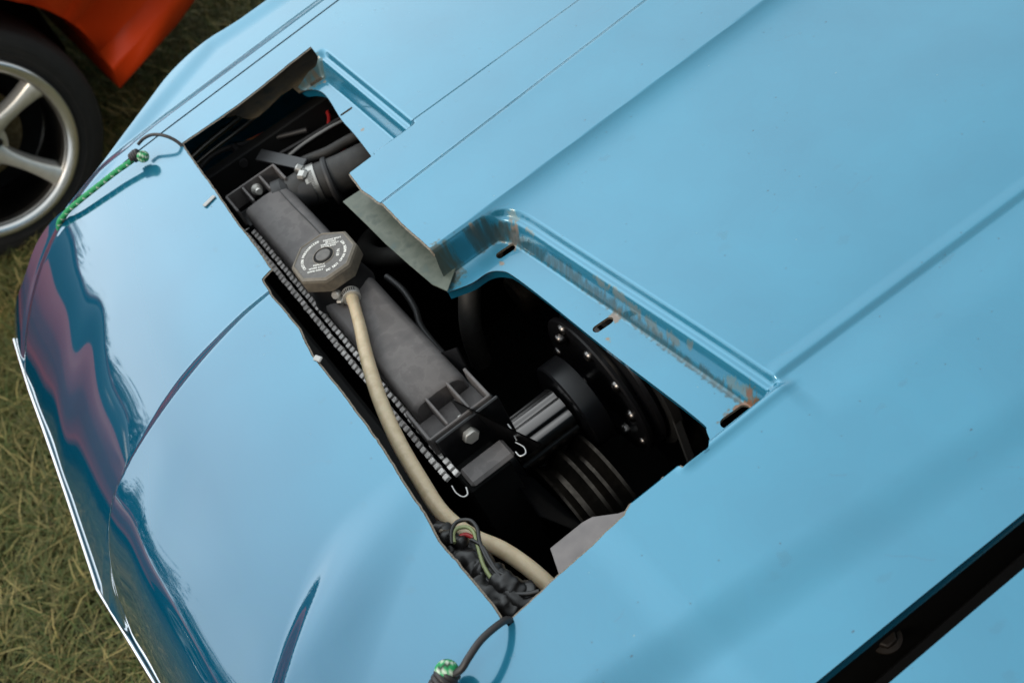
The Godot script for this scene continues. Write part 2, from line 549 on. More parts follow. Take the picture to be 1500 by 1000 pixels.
func sheet(outer: PackedVector2Array, holes: Array, xs: PackedFloat32Array, zs: PackedFloat32Array) -> ArrayMesh:
	var nx := xs.size() - 1
	var nz := zs.size() - 1
	var cut := {}
	var loops := [outer] + holes
	for lp: PackedVector2Array in loops:
		for i in lp.size():
			var a := lp[i]
			var b := lp[(i + 1) % lp.size()]
			var steps := maxi(1, ceili(a.distance_to(b) / 0.0008))
			for s in steps + 1:
				var p := a.lerp(b, float(s) / steps)
				var ix := clampi(xs.bsearch(p.x, false) - 1, 0, nx - 1)
				var iz := clampi(zs.bsearch(p.y, false) - 1, 0, nz - 1)
				cut[iz * nx + ix] = true
				# a point on a grid line touches both cells
				for dx in [-1, 0, 1]:
					for dz in [-1, 0, 1]:
						var jx: int = ix + dx
						var jz: int = iz + dz
						if jx >= 0 and jz >= 0 and jx < nx and jz < nz and p.x > xs[jx] - 1e-5 and p.x < xs[jx + 1] + 1e-5 and p.y > zs[jz] - 1e-5 and p.y < zs[jz + 1] + 1e-5:
							cut[jz * nx + jx] = true
	var v := PackedVector3Array()
	var nn := PackedVector3Array()
	var uv := PackedVector2Array()
	var idx := PackedInt32Array()
	var ids := {}
	for iz in nz:
		for ix in nx:
			var cell := PackedVector2Array([Vector2(xs[ix], zs[iz]), Vector2(xs[ix + 1], zs[iz]), Vector2(xs[ix + 1], zs[iz + 1]), Vector2(xs[ix], zs[iz + 1])])
			if not cut.has(iz * nx + ix):
				var mid := (cell[0] + cell[2]) * 0.5
				var votes := 0      # three nearby points, since a ray through a corner can miscount
				for off: Vector2 in [Vector2.ZERO, (cell[1] - mid) * 0.37, (cell[3] - mid) * 0.53]:
					var inside := Geometry2D.is_point_in_polygon(mid + off, outer)
					for hole: PackedVector2Array in holes:
						inside = inside and not Geometry2D.is_point_in_polygon(mid + off, hole)
					votes += 1 if inside else 0
				if votes >= 2:
					var q := [_v(cell[0], v, nn, uv, ids), _v(cell[1], v, nn, uv, ids), _v(cell[2], v, nn, uv, ids), _v(cell[3], v, nn, uv, ids)]
					idx.append_array([q[0], q[1], q[2], q[0], q[2], q[3]])
				continue
			var pieces: Array = Geometry2D.intersect_polygons(grown(cell), grown(outer))
			for hole: PackedVector2Array in holes:
				var next := []
				for pc: PackedVector2Array in pieces:
					next.append_array(Geometry2D.clip_polygons(pc, grown(hole)))
				pieces = next
			for pc: PackedVector2Array in pieces:
				var amid := Vector2.ZERO
				for q2 in pc:
					amid += q2 / pc.size() / 1000.0
				if holes.any(func(hh): return Geometry2D.is_point_in_polygon(amid, hh)):
					continue
				var t := Geometry2D.triangulate_polygon(pc)
				for k in range(0, t.size(), 3):
					var a := pc[t[k]] / 1000.0
					var b := pc[t[k + 1]] / 1000.0
					var c := pc[t[k + 2]] / 1000.0
					var area := (b - a).cross(c - a)
					if absf(area) < 1e-10:
						continue
					if area > 0:
						idx.append_array([_v(a, v, nn, uv, ids), _v(b, v, nn, uv, ids), _v(c, v, nn, uv, ids)])
					else:
						idx.append_array([_v(a, v, nn, uv, ids), _v(c, v, nn, uv, ids), _v(b, v, nn, uv, ids)])
	return arrays_mesh(v, nn, uv, idx)


func underside(top: ArrayMesh) -> ArrayMesh:
	var a := top.surface_get_arrays(0)
	var v: PackedVector3Array = a[Mesh.ARRAY_VERTEX]
	var nn: PackedVector3Array = a[Mesh.ARRAY_NORMAL]
	var idx: PackedInt32Array = a[Mesh.ARRAY_INDEX]
	for i in v.size():
		v[i] -= nn[i] * 0.0009
		nn[i] = -nn[i]
	for i in range(0, idx.size(), 3):
		var k := idx[i + 1]
		idx[i + 1] = idx[i + 2]
		idx[i + 2] = k
	return arrays_mesh(v, nn, a[Mesh.ARRAY_TEX_UV], idx)


func grown(p: PackedVector2Array) -> PackedVector2Array:      # in millimetres: the clipper wants numbers that are not small
	var out := PackedVector2Array()
	for q in p:
		out.append(q * 1000.0)
	return out


func _v(p: Vector2, v: PackedVector3Array, nn: PackedVector3Array, uv: PackedVector2Array, ids: Dictionary) -> int:
	var key := Vector2i(roundi(p.x * 100000.0), roundi(p.y * 100000.0))
	if ids.has(key):
		return ids[key]
	ids[key] = v.size()
	v.append(Vector3(p.x, hood_height(p.x, p.y), p.y))
	nn.append(normal_at(p.x, p.y))
	uv.append((p - TEX.position) / TEX.size)
	return v.size() - 1


func arrays_mesh(v: PackedVector3Array, nn: PackedVector3Array, uv: PackedVector2Array, idx: PackedInt32Array) -> ArrayMesh:
	var arr := []
	arr.resize(Mesh.ARRAY_MAX)
	arr[Mesh.ARRAY_VERTEX] = v
	arr[Mesh.ARRAY_NORMAL] = nn
	arr[Mesh.ARRAY_TEX_UV] = uv
	arr[Mesh.ARRAY_INDEX] = idx
	var am := ArrayMesh.new()
	am.add_surface_from_arrays(Mesh.PRIMITIVE_TRIANGLES, arr)
	return am


func ragged(pts: PackedVector2Array, amount: float, step := 0.004) -> PackedVector2Array:      # a hand-cut edge
	var out := PackedVector2Array()
	var drift := 0.0
	for i in pts.size() - 1:
		var count := maxi(1, roundi(pts[i].distance_to(pts[i + 1]) / step))
		var nrm := (pts[i + 1] - pts[i]).orthogonal().normalized()
		for k in count:
			drift = drift * 0.7 + rng.randf_range(-amount, amount)
			out.append(pts[i].lerp(pts[i + 1], float(k) / count) + nrm * (drift if k > 0 else 0.0))
	out.append(pts[pts.size() - 1])
	return out


func smooth2(pts: PackedVector2Array, steps := 5) -> PackedVector2Array:
	var out := PackedVector2Array()
	for i in pts.size() - 1:
		for k in steps:
			out.append(pts[i].cubic_interpolate(pts[i + 1], pts[maxi(0, i - 1)], pts[mini(pts.size() - 1, i + 2)], float(k) / steps))
	out.append(pts[pts.size() - 1])
	return out


func skirt(st: SurfaceTool, pts: PackedVector2Array, rows: Array, closed := false) -> void:      # rows: Vector2(sideways to the right of travel, down)
	var count := pts.size()
	var ring := []
	for i in count:
		var p := pts[i]
		var a := pts[(i - 1 + count) % count] if closed or i > 0 else p
		var b := pts[(i + 1) % count] if closed or i < count - 1 else p
		var d := (b - a).normalized()
		var side := Vector2(-d.y, d.x)
		var line := PackedVector3Array()
		var y := hood_height(p.x, p.y)
		for r: Vector2 in rows:
			line.append(Vector3(p.x + side.x * r.x, y - r.y, p.y + side.y * r.x))
		ring.append(line)
	st.set_smooth_group(0)
	for i in count - (0 if closed else 1):
		var i2 := (i + 1) % count
		for k in rows.size() - 1:
			quad(st, ring[i][k], ring[i][k + 1], ring[i2][k + 1], ring[i2][k])


func skirt_mesh(pts: PackedVector2Array, rows: Array, closed := false) -> ArrayMesh:
	var st := start()
	skirt(st, pts, rows, closed)
	return done(st)


func slot_outline(c: Vector2, length: float, width: float, turn := 0.0) -> PackedVector2Array:
	var out := PackedVector2Array()
	var r := width * 0.5
	for k in 20:
		var a := TAU * k / 20.0
		var p := Vector2(cos(a), sin(a)) * r
		p.x += (length * 0.5 - r) * (1.0 if cos(a) > 0 else -1.0)
		out.append(c + p.rotated(turn))
	return out


var far_ledge: PackedVector2Array
var near_ledge: PackedVector2Array


func car_body() -> void:
	var paint: Material = M.blue_paint
	var far_cut := ragged(PackedVector2Array([Vector2(0.0649, -1.3524), Vector2(0.1022, -1.353), Vector2(0.1506, -1.3541), Vector2(0.1906, -1.3592), Vector2(0.2385, -1.3682), Vector2(0.2798, -1.3735)]), 0.00035)
	var far_corner := PackedVector2Array([Vector2(0.2798, -1.3735), Vector2(0.2764, -1.3474), Vector2(0.2558, -1.3472), Vector2(0.2322, -1.3444)])
	far_ledge = smooth2(PackedVector2Array([Vector2(0.2322, -1.3444), Vector2(0.2441, -1.3334), Vector2(0.2513, -1.3148), Vector2(0.2502, -1.2871), Vector2(0.2413, -1.2329), Vector2(0.2378, -1.183), Vector2(0.2268, -1.0863)]))
	var tongue := ragged(PackedVector2Array([Vector2(0.1907, -1.0843), Vector2(0.1864, -1.0463), Vector2(0.1901, -1.0047), Vector2(0.1901, -0.935), Vector2(0.1918, -0.8869)]), 0.00035)
	var tongue_side := PackedVector2Array([Vector2(0.1918, -0.8869), Vector2(0.1891, -0.8837), Vector2(0.1801, -0.8658)])
	near_ledge = smooth2(PackedVector2Array([Vector2(0.1801, -0.8658), Vector2(0.205, -0.8562), Vector2(0.2262, -0.8544), Vector2(0.2374, -0.8443), Vector2(0.2421, -0.8287), Vector2(0.2459, -0.7727), Vector2(0.2501, -0.6614), Vector2(0.257, -0.5492), Vector2(0.254, -0.531), Vector2(0.2385, -0.501), Vector2(0.2293, -0.4979)]))
	var near_cut := ragged(PackedVector2Array([Vector2(0.2076, -0.4984), Vector2(0.198, -0.5235), Vector2(0.1457, -0.498), Vector2(0.07, -0.494), Vector2(0.0201, -0.4904)]), 0.00035)
	var front_cut := ragged(PackedVector2Array([Vector2(0.0201, -0.4904), Vector2(0.0166, -0.4975), Vector2(0.0177, -0.5258), Vector2(0.0168, -0.5675), Vector2(0.0152, -0.5899), Vector2(0.0196, -0.6306), Vector2(0.0208, -0.6517), Vector2(0.0269, -0.7263), Vector2(0.0282, -0.8058), Vector2(0.028, -0.8711), Vector2(0.0345, -0.9136), Vector2(0.0344, -0.9427), Vector2(0.033, -0.9831), Vector2(0.0367, -1.0206), Vector2(0.0517, -1.0253), Vector2(0.0524, -1.0498), Vector2(0.0535, -1.0779), Vector2(0.0551, -1.1485), Vector2(0.0587, -1.2246), Vector2(0.0614, -1.2919), Vector2(0.0649, -1.3524)]), 0.00035)
	var hole := PackedVector2Array()
	for run: PackedVector2Array in [far_cut, far_corner, far_ledge, tongue, tongue_side, near_ledge, near_cut, front_cut]:
		for p in run:
			if hole.is_empty() or hole[hole.size() - 1].distance_to(p) > 0.0004:
				hole.append(p)
	if hole[0].distance_to(hole[hole.size() - 1]) < 0.0004:
		hole.remove_at(hole.size() - 1)
	var slots := []
	for p in PackedVector2Array([Vector2(0.2599, -0.8638), Vector2(0.2695, -0.7005)]):
		slots.append(slot_outline(p - Vector2(0.004, 0.0), 0.023, 0.0095, 0.05))
	slots.append(slot_outline(PackedVector2Array([Vector2(0.2814, -0.5259)])[0], 0.030, 0.012, 0.05))
	for p in PackedVector2Array([Vector2(0.2663, -1.2417), Vector2(0.2697, -1.3404)]):
		slots.append(slot_outline(p - Vector2(0.013, 0.0), 0.018, 0.0045, 0.0))
	# the outline of the whole hood: pointed nose, near edge, rear, far edge
	var lip := smooth2(PackedVector2Array([Vector2(-0.1131, -1.4467), Vector2(-0.14, -1.4633), Vector2(-0.1703, -1.474), Vector2(-0.2198, -1.4775), Vector2(-0.2688, -1.5258), Vector2(-0.2811, -1.4892), Vector2(-0.2974, -1.1993), Vector2(-0.3217, -1.0001)]), 4)
	lip.append_array(PackedVector2Array([PackedVector2Array([Vector2(-0.3211, -0.9338)])[0], PackedVector2Array([Vector2(-0.305, -0.8267)])[0], Vector2(-0.283, -0.68), Vector2(-0.268, -0.5), Vector2(-0.235, -0.37), Vector2(-0.19, -0.314)]))
	var outer := lip.duplicate()
	outer.append_array(PackedVector2Array([Vector2(0.157, -0.302), Vector2(0.361, -0.296), Vector2(0.7, -0.287), Vector2(1.3, -0.272), Vector2(1.3, -1.541), Vector2(0.7, -1.474), Vector2(0.344, -1.4345), Vector2(0.04, -1.4005), Vector2(-0.06, -1.398)]))
	var xs := ticks([-0.36, 0.006, -0.22, 0.004, 0.0, 0.006, 0.20, 0.003, 0.258, 0.0012, 0.33, 0.006, 0.42, 0.012, 1.31])
	var zs := ticks([-1.63, 0.004, -1.37, 0.0035, -1.115, 0.0015, -1.08, 0.005, -1.04, 0.002, -0.94, 0.003, -0.90, 0.0015, -0.86, 0.003, -0.54, 0.0016, -0.494, 0.006, -0.26])
	var hood := part(blue, "hood", sheet(outer, [hole] + slots, xs, zs), paint, "light blue hood with a jagged opening cut through it")
	part(hood, "underside", underside(hood.mesh), M.inner_primer)
	var st := start()
	for run: PackedVector2Array in [far_cut, tongue, near_cut, front_cut]:
		skirt(st, run, [Vector2(0, 0), Vector2(-0.0002, 0.0003), Vector2(-0.0002, 0.0009), Vector2(0.002, 0.0014)])
	part(hood, "cut_edge", done(st), M.cut_metal, "bare rusty sheet metal edge of the cut")
	for run: PackedVector2Array in [far_ledge, near_ledge]:
		var st2 := start()
		skirt(st2, run, [Vector2(0, 0), Vector2(-0.002, 0.0008), Vector2(-0.0032, 0.0025), Vector2(-0.0036, 0.006), Vector2(-0.003, 0.014)])
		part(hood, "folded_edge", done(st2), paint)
	for s: PackedVector2Array in slots:
		part(hood, "slot_edge", skirt_mesh(s, [Vector2(0, 0), Vector2(0, 0.003)], true), M.cut_metal)
	# nose face below the lip, and its bright trim
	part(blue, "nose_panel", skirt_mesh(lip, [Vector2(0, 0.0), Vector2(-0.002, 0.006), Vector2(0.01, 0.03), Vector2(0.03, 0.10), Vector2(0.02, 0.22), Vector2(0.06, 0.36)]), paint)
	var trim := PackedVector3Array()
	for p in lip:
		if trim.size() or (p.x < -0.279):
			trim.append(Vector3(p.x - 0.003, hood_height(p.x, p.y) - 0.001, p.y))
	part(blue, "chrome_trim", tube_mesh(trim, 0.0025, 10, 0), M.chrome, "thin chrome strip along the pointed nose lip")
	# near hood edge, far fender, near fender
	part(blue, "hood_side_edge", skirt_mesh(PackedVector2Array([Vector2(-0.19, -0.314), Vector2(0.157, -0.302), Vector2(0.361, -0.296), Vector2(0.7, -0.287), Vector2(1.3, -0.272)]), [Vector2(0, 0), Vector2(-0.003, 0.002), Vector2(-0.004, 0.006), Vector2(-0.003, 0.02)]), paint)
	var rim := PackedVector2Array([Vector2(1.3, -1.62), Vector2(0.7, -1.60)])
	rim.append_array(PackedVector2Array([Vector2(0.2924, -1.5581), Vector2(0.1856, -1.5591), Vector2(0.1193, -1.5392), Vector2(0.0658, -1.5032), Vector2(0.0209, -1.4745), Vector2(-0.0301, -1.4494), Vector2(-0.0741, -1.4425), Vector2(-0.1061, -1.4451)]))
	rim = smooth2(rim, 4)
	var fender := rim.duplicate()
	fender.append_array(PackedVector2Array([Vector2(-0.06, -1.4015), Vector2(0.04, -1.404), Vector2(0.344, -1.438), Vector2(0.7, -1.478), Vector2(1.3, -1.545)]))
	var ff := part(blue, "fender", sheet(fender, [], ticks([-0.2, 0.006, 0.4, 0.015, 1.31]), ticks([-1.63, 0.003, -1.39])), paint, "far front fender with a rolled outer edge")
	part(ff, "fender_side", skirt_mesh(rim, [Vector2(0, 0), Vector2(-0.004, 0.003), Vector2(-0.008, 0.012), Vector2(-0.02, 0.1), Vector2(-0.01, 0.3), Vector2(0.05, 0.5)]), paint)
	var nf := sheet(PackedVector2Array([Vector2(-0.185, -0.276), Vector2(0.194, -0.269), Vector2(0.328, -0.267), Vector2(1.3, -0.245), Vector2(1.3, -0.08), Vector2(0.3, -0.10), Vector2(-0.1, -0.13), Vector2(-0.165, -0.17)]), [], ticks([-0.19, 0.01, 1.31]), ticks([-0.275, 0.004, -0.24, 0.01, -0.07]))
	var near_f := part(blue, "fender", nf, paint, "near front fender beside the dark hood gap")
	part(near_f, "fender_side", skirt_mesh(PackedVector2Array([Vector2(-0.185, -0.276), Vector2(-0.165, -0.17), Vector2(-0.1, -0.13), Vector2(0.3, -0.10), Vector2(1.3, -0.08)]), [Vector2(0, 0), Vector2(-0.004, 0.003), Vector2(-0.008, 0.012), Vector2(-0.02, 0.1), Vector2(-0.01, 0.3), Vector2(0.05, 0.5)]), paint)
	part(near_f, "fender_lip", skirt_mesh(PackedVector2Array([Vector2(1.3, -0.245), Vector2(0.328, -0.267), Vector2(0.194, -0.269), Vector2(-0.185, -0.276)]), [Vector2(0, 0), Vector2(-0.002, 0.0012), Vector2(-0.003, 0.004), Vector2(-0.003, 0.03)]), paint)
	part(blue, "gap_channel", box_at(Vector3(0.60, 0.76, -0.285), Vector3(1.4, 0.02, 0.05), 0.002), M.bay_black)
	var b := start()
	lathe(b, Transform3D(Basis(), Vector3(0.249, 0.772, -0.328)), [Vector2(0.0135, 0), Vector2(0.0135, 0.002), Vector2(0.0095, 0.003)], 24)
	lathe(b, Transform3D(Basis(), Vector3(0.2485, 0.774, -0.3273)), [Vector2(0.0095, 0), Vector2(0.0095, 0.005), Vector2(0.008, 0.006), Vector2(0, 0.006)], 6)
	part(blue, "fender_bolt", done(b), M.dirty_bolt)
	for s in [Vector3(0.62, 0.3, -0.27), Vector3(0.62, 0.3, -1.47)]:
		part(blue, "tyre", lathe_mesh(along(s - Vector3(0, 0, 0.1), Vector3(0, 0, 1)), [Vector2(0.18, 0), Vector2(0.3, 0.02), Vector2(0.31, 0.05), Vector2(0.31, 0.15), Vector2(0.3, 0.18), Vector2(0.18, 0.2), Vector2(0, 0.19)], 40), M.tyre_rubber)


# ------------------------------------------------------------------ inner panels seen through the opening
func scoop_details() -> void:
	part(blue, "inner_panel", plate(PackedVector3Array([Vector3(0.1672, 0.853, -1.0851), Vector3(0.177, 0.853, -1.085), Vector3(0.2035, 0.853, -1.0833), Vector3(0.2136, 0.853, -0.9998), Vector3(0.2177, 0.853, -0.9291), Vector3(0.2052, 0.853, -0.8829), Vector3(0.1797, 0.853, -0.8608), Vector3(0.1735, 0.853, -0.8825), Vector3(0.1707, 0.853, -0.9274), Vector3(0.1683, 0.853, -0.9788), Vector3(0.1681, 0.853, -1.0285)]), 0.0016), M.inner_sheet, "dull grey green inner sheet under the hood tongue")
	part(blue, "brace_panel", plate(PackedVector3Array([Vector3(0.1354, 0.842, -1.3965), Vector3(0.2223, 0.842, -1.415), Vector3(0.2904, 0.842, -1.4254), Vector3(0.2871, 0.842, -1.3685), Vector3(0.2618, 0.842, -1.3373), Vector3(0.2303, 0.842, -1.3451), Vector3(0.2294, 0.842, -1.3654), Vector3(0.2122, 0.842, -1.3666), Vector3(0.1857, 0.842, -1.3576), Vector3(0.1687, 0.842, -1.3541), Vector3(0.1595, 0.842, -1.3579), Vector3(0.1529, 0.842, -1.3696), Vector3(0.148, 0.842, -1.3879)]), 0.0016), M.tan_sheet, "tan stained brace sheet under the far cut edge")
	part(blue, "corner_bracket", plate(PackedVector3Array([Vector3(0.0867, 0.845, -0.5415), Vector3(0.1061, 0.845, -0.5417), Vector3(0.1218, 0.845, -0.5419), Vector3(0.1315, 0.845, -0.5398), Vector3(0.1494, 0.845, -0.5268), Vector3(0.1691, 0.845, -0.5185), Vector3(0.1282, 0.845, -0.5041), Vector3(0.0761, 0.845, -0.5104)]), 0.003), M.grey_sheet, "pale grey bracket plate under the near cut edge")
	var tab := start()
	box(tab, Transform3D(Basis(Vector3.UP, 0.3), Vector3(0.0481, 0.8768, -1.2022) + Vector3(-0.002, 0.0015, 0)), Vector3(0.018, 0.0016, 0.006), 0.00035)
	part(blue, "white_clip", done(tab), M.white_plastic)
	part(blue, "white_clip", box_at(Vector3(0.0309, 0.8839, -0.8589) + Vector3(0, 0.001, 0), Vector3(0.006, 0.003, 0.010), 0.001, Vector3(0, 0.4, 0.2)), M.white_plastic)


func engine_bay() -> void:
	var bay := start()
	box(bay, Transform3D(Basis(), Vector3(0.5, 0.22, -0.9)), Vector3(1.5, 0.04, 1.1), 0.002)
	box(bay, Transform3D(Basis(), Vector3(-0.08, 0.45, -0.86)), Vector3(0.02, 0.46, 1.04), 0.002)
	box(bay, Transform3D(Basis(), Vector3(1.28, 0.55, -0.9)), Vector3(0.02, 0.6, 1.2), 0.002)
	box(bay, Transform3D(Basis(), Vector3(0.6, 0.5, -1.375)), Vector3(1.34, 0.60, 0.02), 0.002)
	box(bay, Transform3D(Basis(), Vector3(0.6, 0.5, -0.335)), Vector3(1.34, 0.6, 0.02), 0.002)
	part(blue, "engine_bay", done(bay), M.bay_black)
	var block := start()
	box(block, Transform3D(Basis(), Vector3(0.62, 0.52, -0.86)), Vector3(0.5, 0.4, 0.46), 0.02)
	box(block, Transform3D(Basis(), Vector3(0.36, 0.56, -0.80)), Vector3(0.06, 0.36, 0.26), 0.02)
	part(blue, "engine_block", done(block), M.black_paint)
	# black rails and shroud lips in the depth
	part(blue, "front_rail", box_at(Vector3(0.03, 0.76, -0.92), Vector3(0.03, 0.05, 0.9), 0.004), M.bay_black)
	part(blue, "heater_hose", tube_mesh(PackedVector3Array([Vector3(0.30, 0.70, -1.02), Vector3(0.22, 0.72, -1.08), Vector3(0.18, 0.69, -1.16), Vector3(0.20, 0.62, -1.28), Vector3(0.30, 0.58, -1.34)]), 0.014, 16), M.hose_rubber)
	part(blue, "heater_hose", tube_mesh(PackedVector3Array([Vector3(0.34, 0.66, -0.55), Vector3(0.24, 0.68, -0.56), Vector3(0.15, 0.62, -0.57), Vector3(0.09, 0.50, -0.55)]), 0.016, 16), M.hose_rubber)
	part(blue, "far_rail", tube_mesh(PackedVector3Array([Vector3(0.059, 0.8, -1.4274), Vector3(0.095, 0.8, -1.4375), Vector3(0.1501, 0.8, -1.4457), Vector3(0.1853, 0.8, -1.4542)]), 0.004, 8), M.dark_steel)
	part(blue, "far_rail", tube_mesh(PackedVector3Array([Vector3(0.0613, 0.79, -1.4258), Vector3(0.0982, 0.79, -1.4325), Vector3(0.146, 0.79, -1.4367), Vector3(0.184, 0.79, -1.4435)]), 0.003, 8), M.dark_steel)
	part(blue, "shroud_lip", tube_mesh(PackedVector3Array([Vector3(0.1564, 0.78, -1.0166), Vector3(0.1593, 0.78, -0.981), Vector3(0.1549, 0.78, -0.9442), Vector3(0.1457, 0.78, -0.9131), Vector3(0.1428, 0.78, -0.8595), Vector3(0.1443, 0.78, -0.8043), Vector3(0.1478, 0.78, -0.7686)]), 0.004, 8), M.black_plastic)
	part(blue, "support_bar", box_at(Vector3(0.1555, 0.815, -1.2811), Vector3(0.018, 0.004, 0.085), 0.001, Vector3(0, 0.42, 0.2)), M.black_paint)


# ------------------------------------------------------------------ radiator, cap, hoses
func tank_shape() -> ArrayMesh:
	# sections across the tank, from the far end to the near end
	var st := start()
	var zs := [-1.222, -1.218, -1.16, -1.06, -1.04, -0.96, -0.925, -0.9225, -0.92, -0.86, -0.785, -0.781]
	var tops := [0.824, 0.8275, 0.8285, 0.8285, 0.830, 0.830, 0.8275, 0.8275, 0.8260, 0.8275, 0.8275, 0.824]
	var rings := []
	for i in zs.size():
		var z: float = zs[i]
		var t: float = tops[i]
		var w := 0.0 if i > 0 and i < zs.size() - 1 else 0.003
		rings.append([Vector3(0.074 + w, 0.795, z), Vector3(0.074 + w, t - 0.009, z), Vector3(0.0762 + w, t - 0.003, z), Vector3(0.081 + w, t, z), Vector3(0.105, t + 0.0015, z), Vector3(0.127 - w, t, z), Vector3(0.133 - w, t - 0.003, z), Vector3(0.137 - w, t - 0.010, z), Vector3(0.138 - w, 0.795, z)])
	for i in rings.size() - 1:
		for k in 8:
			st.set_smooth_group(0)
			quad(st, rings[i][k], rings[i + 1][k], rings[i + 1][k + 1], rings[i][k + 1])
	for e in [0, rings.size() - 1]:
		st.set_smooth_group(-1)
		for k in range(1, 8):
			if e == 0:
				tri(st, rings[e][0], rings[e][k], rings[e][k + 1])
			else:
				tri(st, rings[e][0], rings[e][k + 1], rings[e][k])
	return done(st)


func radiator() -> void:
	var tank := part(blue, "radiator_tank", tank_shape(), M.dusty_plastic, "long dust coated black plastic radiator tank")
	part(blue, "radiator_core", box_at(Vector3(0.095, 0.55, -0.97), Vector3(0.05, 0.46, 0.56), 0.002), M.bay_black)
	part(tank, "tank_flange", box_at(Vector3(0.11, 0.795, -0.985), Vector3(0.062, 0.010, 0.49), 0.002), M.black_plastic)
	# moulded end frames with two ribs each
	for e in [[-1.222, -1.262, -1.0], [-0.781, -0.733, 1.0]]:
		var z0: float = e[0]
		var z1: float = e[1]
		var s: float = e[2]
		var mid := (z0 + z1) * 0.5
		var long := absf(z1 - z0)
		var f := start()
		box(f, Transform3D(Basis(), Vector3(0.105, 0.817, z1)), Vector3(0.074, 0.026, 0.003), 0.0008)
		box(f, Transform3D(Basis(), Vector3(0.0685, 0.817, mid)), Vector3(0.0035, 0.026, long), 0.0008)
		box(f, Transform3D(Basis(), Vector3(0.1405, 0.817, mid)), Vector3(0.0035, 0.026, long), 0.0008)
		part(tank, "end_frame", done(f), M.dusty_plastic)
		for x in [0.092, 0.118]:
			part(tank, "end_rib", box_at(Vector3(x, 0.817, mid - s * 0.001), Vector3(0.003, 0.025, long - 0.003), 0.0008), M.dusty_plastic)
		part(tank, "end_floor", box_at(Vector3(0.105, 0.803 if s > 0 else 0.797, mid), Vector3(0.07, 0.004, long - 0.004), 0.0008), M.dusty_plastic if s > 0 else M.black_plastic)
		var out := Vector3(0, 0, s)
		var bolt := start()
		var bp := Vector3(0.106, 0.815, -1.247) if s < 0 else Vector3(0.1039, 0.808, -0.7259)
		if s < 0:
			lathe(bolt, along(bp - Vector3(0, 0, 0.012), Vector3(0, 0.25, 1)), [Vector2(0.0075, 0), Vector2(0.0075, 0.002), Vector2(0.0048, 0.0035), Vector2(0.0048, 0.012), Vector2(0.004, 0.014), Vector2(0, 0.014)], 16)
		else:
			lathe(bolt, along(bp - out * 0.006, out), [Vector2(0.0115, 0), Vector2(0.0115, 0.0025), Vector2(0.0085, 0.0035)], 24)
			lathe(bolt, along(bp - out * 0.006 + out * 0.003, out), [Vector2(0.0090, 0), Vector2(0.0090, 0.0075), Vector2(0.0078, 0.009), Vector2(0, 0.009)], 6)
		part(tank, "tank_bolt", done(bolt), M.zinc_bright)
	part(tank, "bolt_end", box_at(Vector3(0.1059, 0.822, -0.7357), Vector3(0.007, 0.007, 0.010), 0.002), M.zinc)
	# the black mounting plate at the near end with its turned-out foot
	var pl := start()
	box(pl, Transform3D(Basis(), Vector3(0.109, 0.796, -0.7285)), Vector3(0.076, 0.062, 0.004), 0.0012)
	part(blue, "mounting_plate", done(pl), M.black_paint)
	part(blue, "mounting_foot", box_at(Vector3(0.0999, 0.795, -0.6945), Vector3(0.052, 0.007, 0.027), 0.003), M.dusty_plastic)
	# crimped tabs that hold the tank to its core, two rows
	for row in [[0.0600, 0.803, 57], [0.0700, 0.800, 57]]:
		var c := start()
		var n: int = row[2]
		for k in n:
			var z := lerpf(-1.21, -0.70, (k + 0.5) / n)
			box(c, Transform3D(Basis(Vector3.BACK, 0.25 + rng.randf_range(-0.1, 0.1)), Vector3(row[0] + rng.randf_range(-0.0004, 0.0004), row[1], z)), Vector3(0.0060, 0.0050, 0.0060), 0.0005)
		var tabs := part(tank, "crimp_tab", done(c), M.crimp_metal)
		tabs.set_meta("kind", "stuff")
	part(tank, "wire_clip", tube_mesh(PackedVector3Array([Vector3(0.059, 0.8, -0.6945), Vector3(0.0579, 0.8, -0.6849), Vector3(0.0604, 0.8, -0.6761), Vector3(0.0655, 0.8, -0.6752), Vector3(0.0686, 0.8, -0.6826)]), 0.0013, 8), M.steel)
	part(tank, "wire_clip", tube_mesh(PackedVector3Array([Vector3(0.1333, 0.8, -0.6891), Vector3(0.136, 0.8, -0.6784), Vector3(0.133, 0.8, -0.6715), Vector3(0.1273, 0.8, -0.673), Vector3(0.127, 0.8, -0.6799)]), 0.0013, 8), M.steel)
	part(tank, "wire_clip", tube_mesh(PackedVector3Array([Vector3(0.1392, 0.8, -0.7128), Vector3(0.1377, 0.8, -0.7005), Vector3(0.1352, 0.8, -0.6894)]), 0.0016, 8), M.steel)
	part(tank, "wire_clip", tube_mesh(PackedVector3Array([Vector3(0.0681, 0.802, -1.2172), Vector3(0.062, 0.802, -1.2174), Vector3(0.0575, 0.802, -1.21), Vector3(0.0575, 0.802, -1.2009)]), 0.0010, 8), M.steel)
	part(tank, "parting_line", tube_mesh(PackedVector3Array([Vector3(0.1241, 0.8295, -1.2155), Vector3(0.1243, 0.8295, -1.164), Vector3(0.1256, 0.8295, -1.1151), Vector3(0.1256, 0.8295, -1.0735)]), 0.0005, 5), M.black_plastic)
	radiator_cap(tank)
	# overflow hose from the neck to the near side
	var hp := PackedVector3Array([Vector3(0.1037, 0.838, -0.9606), Vector3(0.0986, 0.838, -0.9429), Vector3(0.0885, 0.838, -0.9115), Vector3(0.0756, 0.838, -0.8754), Vector3(0.0635, 0.838, -0.8367), Vector3(0.0525, 0.836, -0.795), Vector3(0.0435, 0.834, -0.7482), Vector3(0.0377, 0.832, -0.699), Vector3(0.0346, 0.828, -0.654), Vector3(0.0424, 0.822, -0.6187), Vector3(0.0563, 0.815, -0.5914), Vector3(0.065, 0.808, -0.5631), Vector3(0.0702, 0.8, -0.5313)])
	var radii := []
